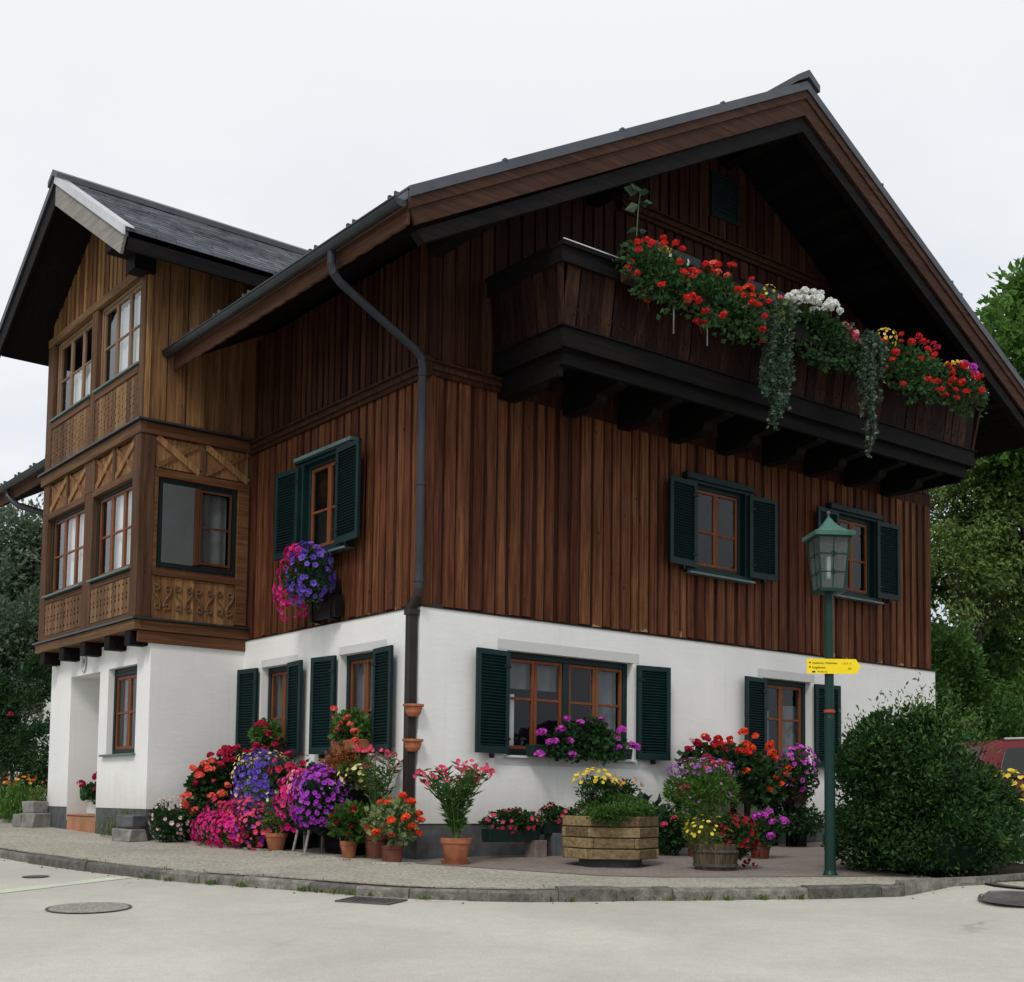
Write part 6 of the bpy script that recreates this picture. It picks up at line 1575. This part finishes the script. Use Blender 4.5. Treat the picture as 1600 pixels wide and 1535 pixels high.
t = bal_box(6.35, 7.9, "red geraniums with a yellow patch at the balcony's right", 'balcony', 2000, dz=.30)
sm = MB(); add_heads(t, 'red', spaced((.05, -.14, .12), (.74, .20, .42), 30, .115), .052, sm); add_heads(t, 'crimson', [(.45, -.02, .62), (.75, 0, .62)], .065, sm)
q = MB(); P, N_ = shell((-.58, -.08, .40), (.17, .12, .14), 46); bloom_arrays(q, P, N_, .022, 0, False); q.build("blossoms", PT['yellow'], t)
t = bal_box(7.92, 8.85, "mauve and scarlet geraniums with yellow daisies at the balcony's far right end", 'dark', 1100)
sm = MB(); add_heads(t, 'red', spaced((-.05, -.14, .08), (.38, .18, .30), 20, .09), .06, sm); add_heads(t, 'purple', [(.14, -.02, .52), (.22, -.02, .50), (.3, 0, .48), (.42, 0, .54), (.50, 0, .46), (.36, -.02, .44)], .06, sm)
q = MB(); P, N_ = shell((-.10, -.06, .40), (.22, .12, .08), 40); bloom_arrays(q, P, N_, .020, 0, False); q.build("blossoms", PT['yellow'], t)
q = MB(); P, N_ = shell((.10, -.10, .28), (.12, .1, .12), 18); bloom_arrays(q, P, N_, .018, 0, False); q.build("blossoms", PT['white'], t)

# --- porch and bay corner
t = thing("step_planter", "pale stone trough of crimson geraniums on the terracotta porch step", "planter", (-1.08, 6.72, .392), 0, None)
q = MB(); q.box(-.10, .10, -.30, .30, 0, .19, .5); bevel(q.build("trough", MAT['surround'], t), .02, 2)
q = MB(); foliage(q, (0, 0, .30), (.18, .42, .14), 900, .08, .85); q.build("foliage", LF['dark'], t)
sm = MB(); add_heads(t, 'crimson', [(-.12, .48, .46), (-.05, -.08, .58), (-.08, -.02, .56), (-.05, -.42, .48), (-.14, -.2, .36), (-.1, .44, .40)], .065, sm)
def stones(name, label, loc, blocks):
    t = thing(name, label, "stones", loc, R(20))
    for c, s_, m_ in blocks:
        q = MB(); V = []
        for dz in (-1, 1):
            for a, b in ((-1, -1), (1, -1), (1, 1), (-1, 1)): V.append((c[0]+a*s_[0]*random.uniform(.8, 1.1), c[1]+b*s_[1]*random.uniform(.8, 1.1), c[2]+dz*s_[2]*random.uniform(.85, 1.05)))
        q.hexa(V, random.random()); bevel(q.build("stone", MAT[m_], t), .018, 2)
stones("corner_stones", "two stacked grey stones guarding the bay's right corner", (-1.56, 4.34, G0(-1.56, 4.34)), [((0, 0, .08), (.16, .17, .09), 'stone'), ((.01, .0, .26), (.14, .16, .085), 'stone_dark')])
stones("corner_stones", "lichened stones guarding the bay's left corner", (-1.55, 8.15, G0(-1.55, 8.15)), [((0, 0, .10), (.17, .18, .12), 'stone'), ((.06, .1, .3), (.15, .15, .10), 'stone'), ((-.1, .2, .1), (.1, .1, .1), 'stone')])
def tuft(name, label, loc, rad, n, size, asp, leaf, blooms=None, cat="plant", zc=None):
    t = thing(name, label, cat, loc); q = MB()
    if zc is None:
        P = np.c_[rng.normal(0, rad[0]*.5, n), rng.normal(0, rad[1]*.5, n), rng.uniform(0, .85, n)**1.3*rad[2]*2]
        leaves(q, P, np.c_[rng.normal(0, .5, (n, 2)), np.ones(n)], size, asp, .35, .3)
    for kind, c, r, k, br in blooms or ():
        for _ in range(k//2+6):                         # stalks that carry the blooms, with small leaves
            e = np.array(c)+rng.uniform(-.85, .85, 3)*np.array(r); b = np.array([e[0]*.45, e[1]*.45, -.02]); q.tube([b, (b+e)/2+np.array([0, 0, .04]), e], .004, 4, .6, caps=False)
            f = rng.uniform(.3, .97, 9)[:, None]; leaves(q, b+(e-b)*f, np.tile([0, 0, .5], (9, 1)), size*.8, max(asp, .25), .8, .1)
    q.build("foliage", LF[leaf], t)
    for kind, c, r, k, br in blooms or ():
        b = MB(); P, N_ = shell(c, r, k, zlo=-.2); bloom_arrays(b, P, N_, br, 0, False); b.build("blossoms", PT[kind], t)
    return t
tuft("weed_tuft", "feathery green weeds growing along the bay's plinth", (-1.50, 5.15, G0(-1.5, 5.15)), (.10, .34, .15), 260, .09, .12, 'olive')
tuft("weed_tuft", "yellowish weed beside the stacked corner stones", (-1.50, 4.72, G0(-1.5, 4.72)), (.10, .12, .22), 240, .06, .22, 'lime')
tuft("weed_tuft", "weed growing over the lichened stones", (-1.48, 8.35, G0(-1.48, 8.35)+.05), (.12, .2, .3), 300, .08, .3, 'olive')
tuft("orange_lilies", "orange garden flowers on leafy stems left of the bay", (-1.35, 9.6, G0(-1.35, 9.6)), (.45, .55, .32), 1500, .12, .18, 'bright', [('amber', (0, .1, .62), (.4, .6, .16), 20, .032), ('orange', (0, -.2, .66), (.3, .4, .12), 8, .030)])
tuft("orange_lilies", "orange garden flowers farther back at the left edge", (-.95, 11.6, G0(-.95, 11.6)), (.5, .7, .32), 1300, .12, .18, 'mid', [('amber', (0, .1, .60), (.5, .7, .18), 20, .036)])
# weeds round the drain and along the kerb
q = MB()
for _ in range(60):
    i = int(np.argmin(np.hypot(KL[:, 0]+1.75, KL[:, 1]+2.35)))+random.randint(-16, 22); p = KL[i]+nrm[i]*random.uniform(.005, .06); m_ = random.randint(3, 12)
    P = np.c_[rng.normal(p[0], .03, m_), rng.normal(p[1], .03, m_), np.full(m_, road_at(*p))]; leaves(q, P, np.c_[rng.normal(0, .6, (m_, 2)), np.ones(m_)], .05, .3, .3, .4)
for _ in range(70):
    i = random.randint(70, 262); p = KL[i]+nrm[i]*random.uniform(-.16, .04); m_ = random.randint(1, 5)
    zz = road_at(*p) if random.random() < .5 else G0(*p)
    P = np.c_[rng.normal(p[0], .02, m_), rng.normal(p[1], .02, m_), np.full(m_, zz)]; leaves(q, P, np.c_[rng.normal(0, .6, (m_, 2)), np.ones(m_)], .03, .3, .3, .4)
tag(q.build("kerb_weeds", LF['olive']), "small weeds in the gutter beside the drain", "weeds", kind='stuff')
q = MB()                                                # dry leaves in the gutter
n = 90; P = []
for _ in range(n):
    i = random.randint(150, 262); p = KL[i]+nrm[i]*abs(random.gauss(.06, .08)); P.append((p[0], p[1], road_at(*p)+.006))
leaves(q, np.array(P), np.c_[rng.normal(0, 1, (n, 2)), np.zeros(n)], .03, .6, .1, 0, lift=.05)
tag(q.build("fallen_leaves", LF['bronze']), "dry brown leaves along the foot of the kerb", "leaves", kind='stuff')

# --- round bush on its bed
BX, BY = 3.86, -3.86
t = thing("round_bush", "big dense round dark green bush behind the lamp post", "bush", (BX, BY, G0(BX, BY)))
q = MB()
foliage(q, (-.22, .0, .88), (.72, .80, .82), 17000, .062, .5, k=64, spread=.20, inner=.62, zmin=.02, wild=.8)
foliage(q, (.38, -.1, .62), (.58, .76, .62), 12000, .062, .5, k=46, spread=.20, inner=.62, zmin=.02, wild=.8)
foliage(q, (-.04, -.05, .40), (1.0, .98, .48), 14000, .060, .5, k=70, spread=.16, inner=.72, zmin=.0, wild=.8)
foliage(q, (-.14, 0, 1.30), (.48, .52, .42), 5000, .060, .5, k=30, spread=.2, inner=.7, wild=.8)
foliage(q, (-.62, -.3, .95), (.34, .34, .40), 2600, .060, .5, k=16, spread=.2, inner=.6, wild=.8)
n = 900; a = rng.uniform(0, 6.28, 60); P = []
for k in range(60):
    r = .80*math.sqrt(rng.random()); b = np.array([r*math.cos(a[k]), r*math.sin(a[k]), 1.66-.75*r*r]); L = rng.uniform(.12, .46)
    for j in range(12): P.append(b+np.array([-.14+rng.normal(0, .03), rng.normal(0, .03), L*j/12]))
leaves(q, np.array(P), np.tile([0, 0, .6], (len(P), 1)), .055, .4, .7, .2, tone=np.full(len(P), .97)); q.build("foliage", LF['hedge'], t)
q = MB()
for k in range(9):
    a_ = k*.7; q.tube([(0.05*math.cos(a_), .05*math.sin(a_), 0), (.3*math.cos(a_), .3*math.sin(a_), .6), (.6*math.cos(a_), .6*math.sin(a_), 1.1)], [.03, .02, .01], 6, .5)
q.build("branch", MAT['bark'], t)
q = MB(); q.lathe([(.55, .05), (.58, .7), (.42, 1.2), (.2, 1.5)], 14, tone=.0); q.build("inner_shade_core", LF['dark'], t)  # solid dark core painted as the shade inside the bush
q = MB()
for a_, b_ in (((2.38, -4.60), (3.5, -4.80)), ((3.52, -4.80), (4.4, -4.80)), ((4.42, -4.80), (5.3, -4.45)), ((5.32, -4.43), (6.0, -3.9))):
    q.beam((*a_, G0(*a_)-.06), (*b_, G0(*b_)-.06), .12, .20, tone=random.random())
structure(q.build("bed_edging", MAT['kerbstone']))
tuft("yellow_coneflowers", "yellow daisies growing in front of the red car", (5.95, -3.68, G0(5.95, -3.68)), (.22, .3, .40), 420, .11, .25, 'mid', [('yellow', (-.05, .0, .78), (.26, .3, .30), 34, .042)])
tuft("yellow_shrub", "yellow flowering shrub above the round bush's shoulder", (8.3, -.9, G0(8.3, -.9)), (.35, .35, .85), 500, .10, .35, 'olive', [('yellow', (-.1, 0, 1.5), (.36, .36, .30), 30, .042)])

# --- trees
def tree(name, label, loc, trunk_h, r0, lobes, n, size, leaf, cat="tree", asp=.55, grp=None, drop=0.0, branches=True, spread=.26):
    t = thing(name, label, cat, loc, 0, grp)
    q = MB(); q.tube([(0, 0, -.3), (.03, .02, trunk_h*.5), (-.02, .05, trunk_h)], [r0, r0*.8, r0*.6], 9, .5)
    for c, rad in lobes if branches else ():
        b = Vector((-.02, .05, trunk_h*random.uniform(.6, 1))); e = Vector(c)
        q.tube([b, b.lerp(e, .5)+Vector((random.uniform(-.2, .2), random.uniform(-.2, .2), .15)), e], [r0*.45, r0*.3, r0*.12], 6, .5)
        for k in range(4):
            d = Vector((random.gauss(0, 1), random.gauss(0, 1), random.gauss(.3, .8))).normalized(); f = e+Vector((d.x*rad[0], d.y*rad[1], d.z*rad[2]))*.75
            q.tube([e, e.lerp(f, .5)+Vector((0, 0, .05)), f], [r0*.14, r0*.1, r0*.04], 5, .5)
    q.build("trunk", MAT['bark'], t)
    q = MB(); vol = [r[0]*r[1]*r[2] for _, r in lobes]; tot = sum(v**.67 for v in vol)
    for (c, rad), v in zip(lobes, vol):
        foliage(q, c, rad, int(n*v**.67/tot), size, asp, k=max(12, int(26*v**.3)), spread=spread*.75, inner=.4, up=.1-drop, wild=.8)
    q.build("crown", LF[leaf], t); return t
TR = "trees and shrubs right of the house"
tree("walnut_tree", "tall leafy tree reaching above the roof at the right edge", (16.0, 1.6, .3), 6.5, .22,
     [((0, 0, 9.4), (1.45, 1.4, 1.5)), ((-.35, .1, 7.9), (1.35, 1.4, 1.2)), ((.6, .2, 10.8), (1.0, 1.0, 1.0)), ((.6, 0, 7.2), (1.4, 1.3, 1.2)), ((-.5, -.2, 8.8), (.9, .9, .8)), ((1.3, 0, 9.0), (1.3, 1.3, 1.6))], 15000, .22, 'bright', grp=TR, asp=.5)
tree("birch_tree", "yellow green birch behind the eave at the right edge", (15.3, 2.6, .3), 4.5, .14,
     [((0, 0, 6.2), (1.5, 1.4, 1.2)), ((-.5, .3, 5.0), (1.3, 1.3, 1.1)), ((1.2, 0, 6.4), (1.2, 1.2, 1.1)), ((1.2, 0, 4.9), (1.3, 1.2, 1.1)), ((0, -.3, 7.0), (.9, .9, .6))], 26000, .11, 'birch', grp=TR, drop=.5)
tree("dark_tree", "dark dense tree between house corner and birch", (14.6, 4.6, .3), 3.5, .18,
     [((0, 0, 5.0), (1.4, 1.4, 1.6)), ((.3, -.2, 3.2), (1.5, 1.4, 1.4)), ((-.3, .4, 6.6), (1.1, 1.1, 1.0)), ((1.2, 0, 2.0), (1.3, 1.2, 1.2))], 20000, .14, 'tree', grp=TR)
tree("hazel_shrub", "dark hazel shrub close behind the house corner", (12.3, 2.3, .25), 1.6, .08,
     [((0, 0, 2.6), (1.0, 1.0, 1.3)), ((.6, -.3, 1.6), (1.1, 1.0, 1.2)), ((-.4, .2, 3.6), (.8, .8, .8)), ((1.4, -.3, 3.0), (.9, .9, 1.1))], 22000, .11, 'tree', cat="shrub", grp=TR)
tree("apple_tree", "small apple tree with pale upright shoots beyond the red car", (13.4, -.35, .15), 1.6, .09,
     [((0, 0, 3.0), (1.0, .9, 1.0)), ((.7, 0, 2.2), (1.0, .9, .9)), ((-.5, .1, 2.2), (.8, .8, .8)), ((.3, 0, 3.9), (.6, .6, .6)), ((1.3, 0, 3.2), (.8, .8, 1.0))], 12000, .10, 'bright', grp=TR)
tree("hedge_shrub", "dark green hedge behind the red car", (11.8, -.3, .1), .8, .06,
     [((0, 0, 1.3), (1.1, .8, 1.1)), ((1.4, -.5, 1.3), (1.1, .8, 1.1)), ((2.8, -1.0, 1.4), (1.1, .8, 1.1)), ((-.8, .8, 1.5), (.9, .8, 1.2))], 18000, .09, 'mid', cat="hedge", grp=TR)
tree("tall_spruce", "dark trees closing the gap at the far right edge", (19.5, 2.2, .4), 5, .2,
     [((0, 0, 3.0), (2.2, 2, 2.6)), ((.5, 0, 6.0), (2.0, 2, 2.0)), ((-1.5, 1.5, 2.5), (2.0, 2, 2.2)), ((-1.2, 1.0, 5.2), (1.6, 1.5, 1.5))], 20000, .22, 'tree', grp=TR)
TLF = "trees and shrubs left of the house"
tree("ash_tree", "grey green tree seen under the rear eave at the left edge", (.4, 16.6, .4), 4.0, .16,
     [((0, 0, 5.5), (1.6, 1.6, 1.3)), ((-.6, -.4, 4.4), (1.4, 1.4, 1.2)), ((.6, -.6, 4.8), (1.2, 1.2, 1.2)), ((-.9, .5, 5.8), (1.2, 1.4, 1.0)), ((.4, 0, 5.9), (1.2, 1.2, 1.0)), ((-1.6, 0, 5.4), (1.2, 1.2, 1.4))], 24000, .13, 'grey', grp=TLF)
tree("elder_shrub", "big dark shrub left of the bay", (-.6, 14.0, .35), 2.0, .1,
     [((0, 0, 2.9), (1.0, 1.1, 1.0)), ((-.6, -.2, 1.9), (.9, 1.0, 1.1)), ((.3, -.5, 3.8), (.8, .8, .7)), ((.2, -.6, 1.6), (.8, .8, 1.1))], 18000, .10, 'grey', cat="shrub", grp=TLF)
t = tree("rose_shrub", "dark rose shrub with very few red blooms beside the bay at the left edge", (-1.0, 11.2, .28), 1.0, .05,
     [((0, 0, 1.35), (.55, .8, .75)), ((-.1, .5, 1.9), (.5, .7, .6)), ((.2, -.7, 1.2), (.45, .6, .7)), ((.3, -.2, 2.4), (.4, .5, .5))], 11000, .075, 'dark', cat="shrub", grp=TLF)
add_heads(t, 'crimson', [(-.46, -.3, 1.30), (-.47, -.36, 1.2), (-.34, -.9, 1.75)], .05)
# far wooded hillside that closes the view behind the trees
q = MB()
def hill(cx, cy, w, h, seed, ang):
    r2 = np.random.default_rng(seed); n, m_ = 40, 8; V = []
    for i in range(n+1):
        for j in range(m_+1):
            u = (i/n-.5)*w; v = j/m_
            z = h*(v**.8)*(.75+.25*math.cos((i/n-.5)*3))+r2.normal(0, h*.02)*(j > 0)-1
            V.append((cx+u*math.cos(ang)-v*60*math.sin(ang)*-1, cy+u*math.sin(ang)+v*60*math.cos(ang), z))
    q.addn(V, [(i*(m_+1)+j, (i+1)*(m_+1)+j, (i+1)*(m_+1)+j+1, i*(m_+1)+j+1) for i in range(n) for j in range(m_)], .5)
hill(95, 70, 150, 26, 3, R(-45))
MAT['forest'] = groundmat("far_forest", (.035, .055, .04), (.07, .095, .065), .8, 1.2, bump=0)
structure(q.build("hillside", MAT['forest']))
wt = thing("garden_wall", "pale garden wall glimpsed between shrubs at the left edge", "wall", (1.2, 21.0, .5), R(-30))
q = MB(); q.box(-4, 4, -.1, .1, -1, 2.35, .5); q.build("wall", MAT['plaster'], wt); q = MB(); q.box(-4.05, 4.05, -.16, .16, 2.351, 2.42, .5); q.build("coping", MAT['stone'], wt)
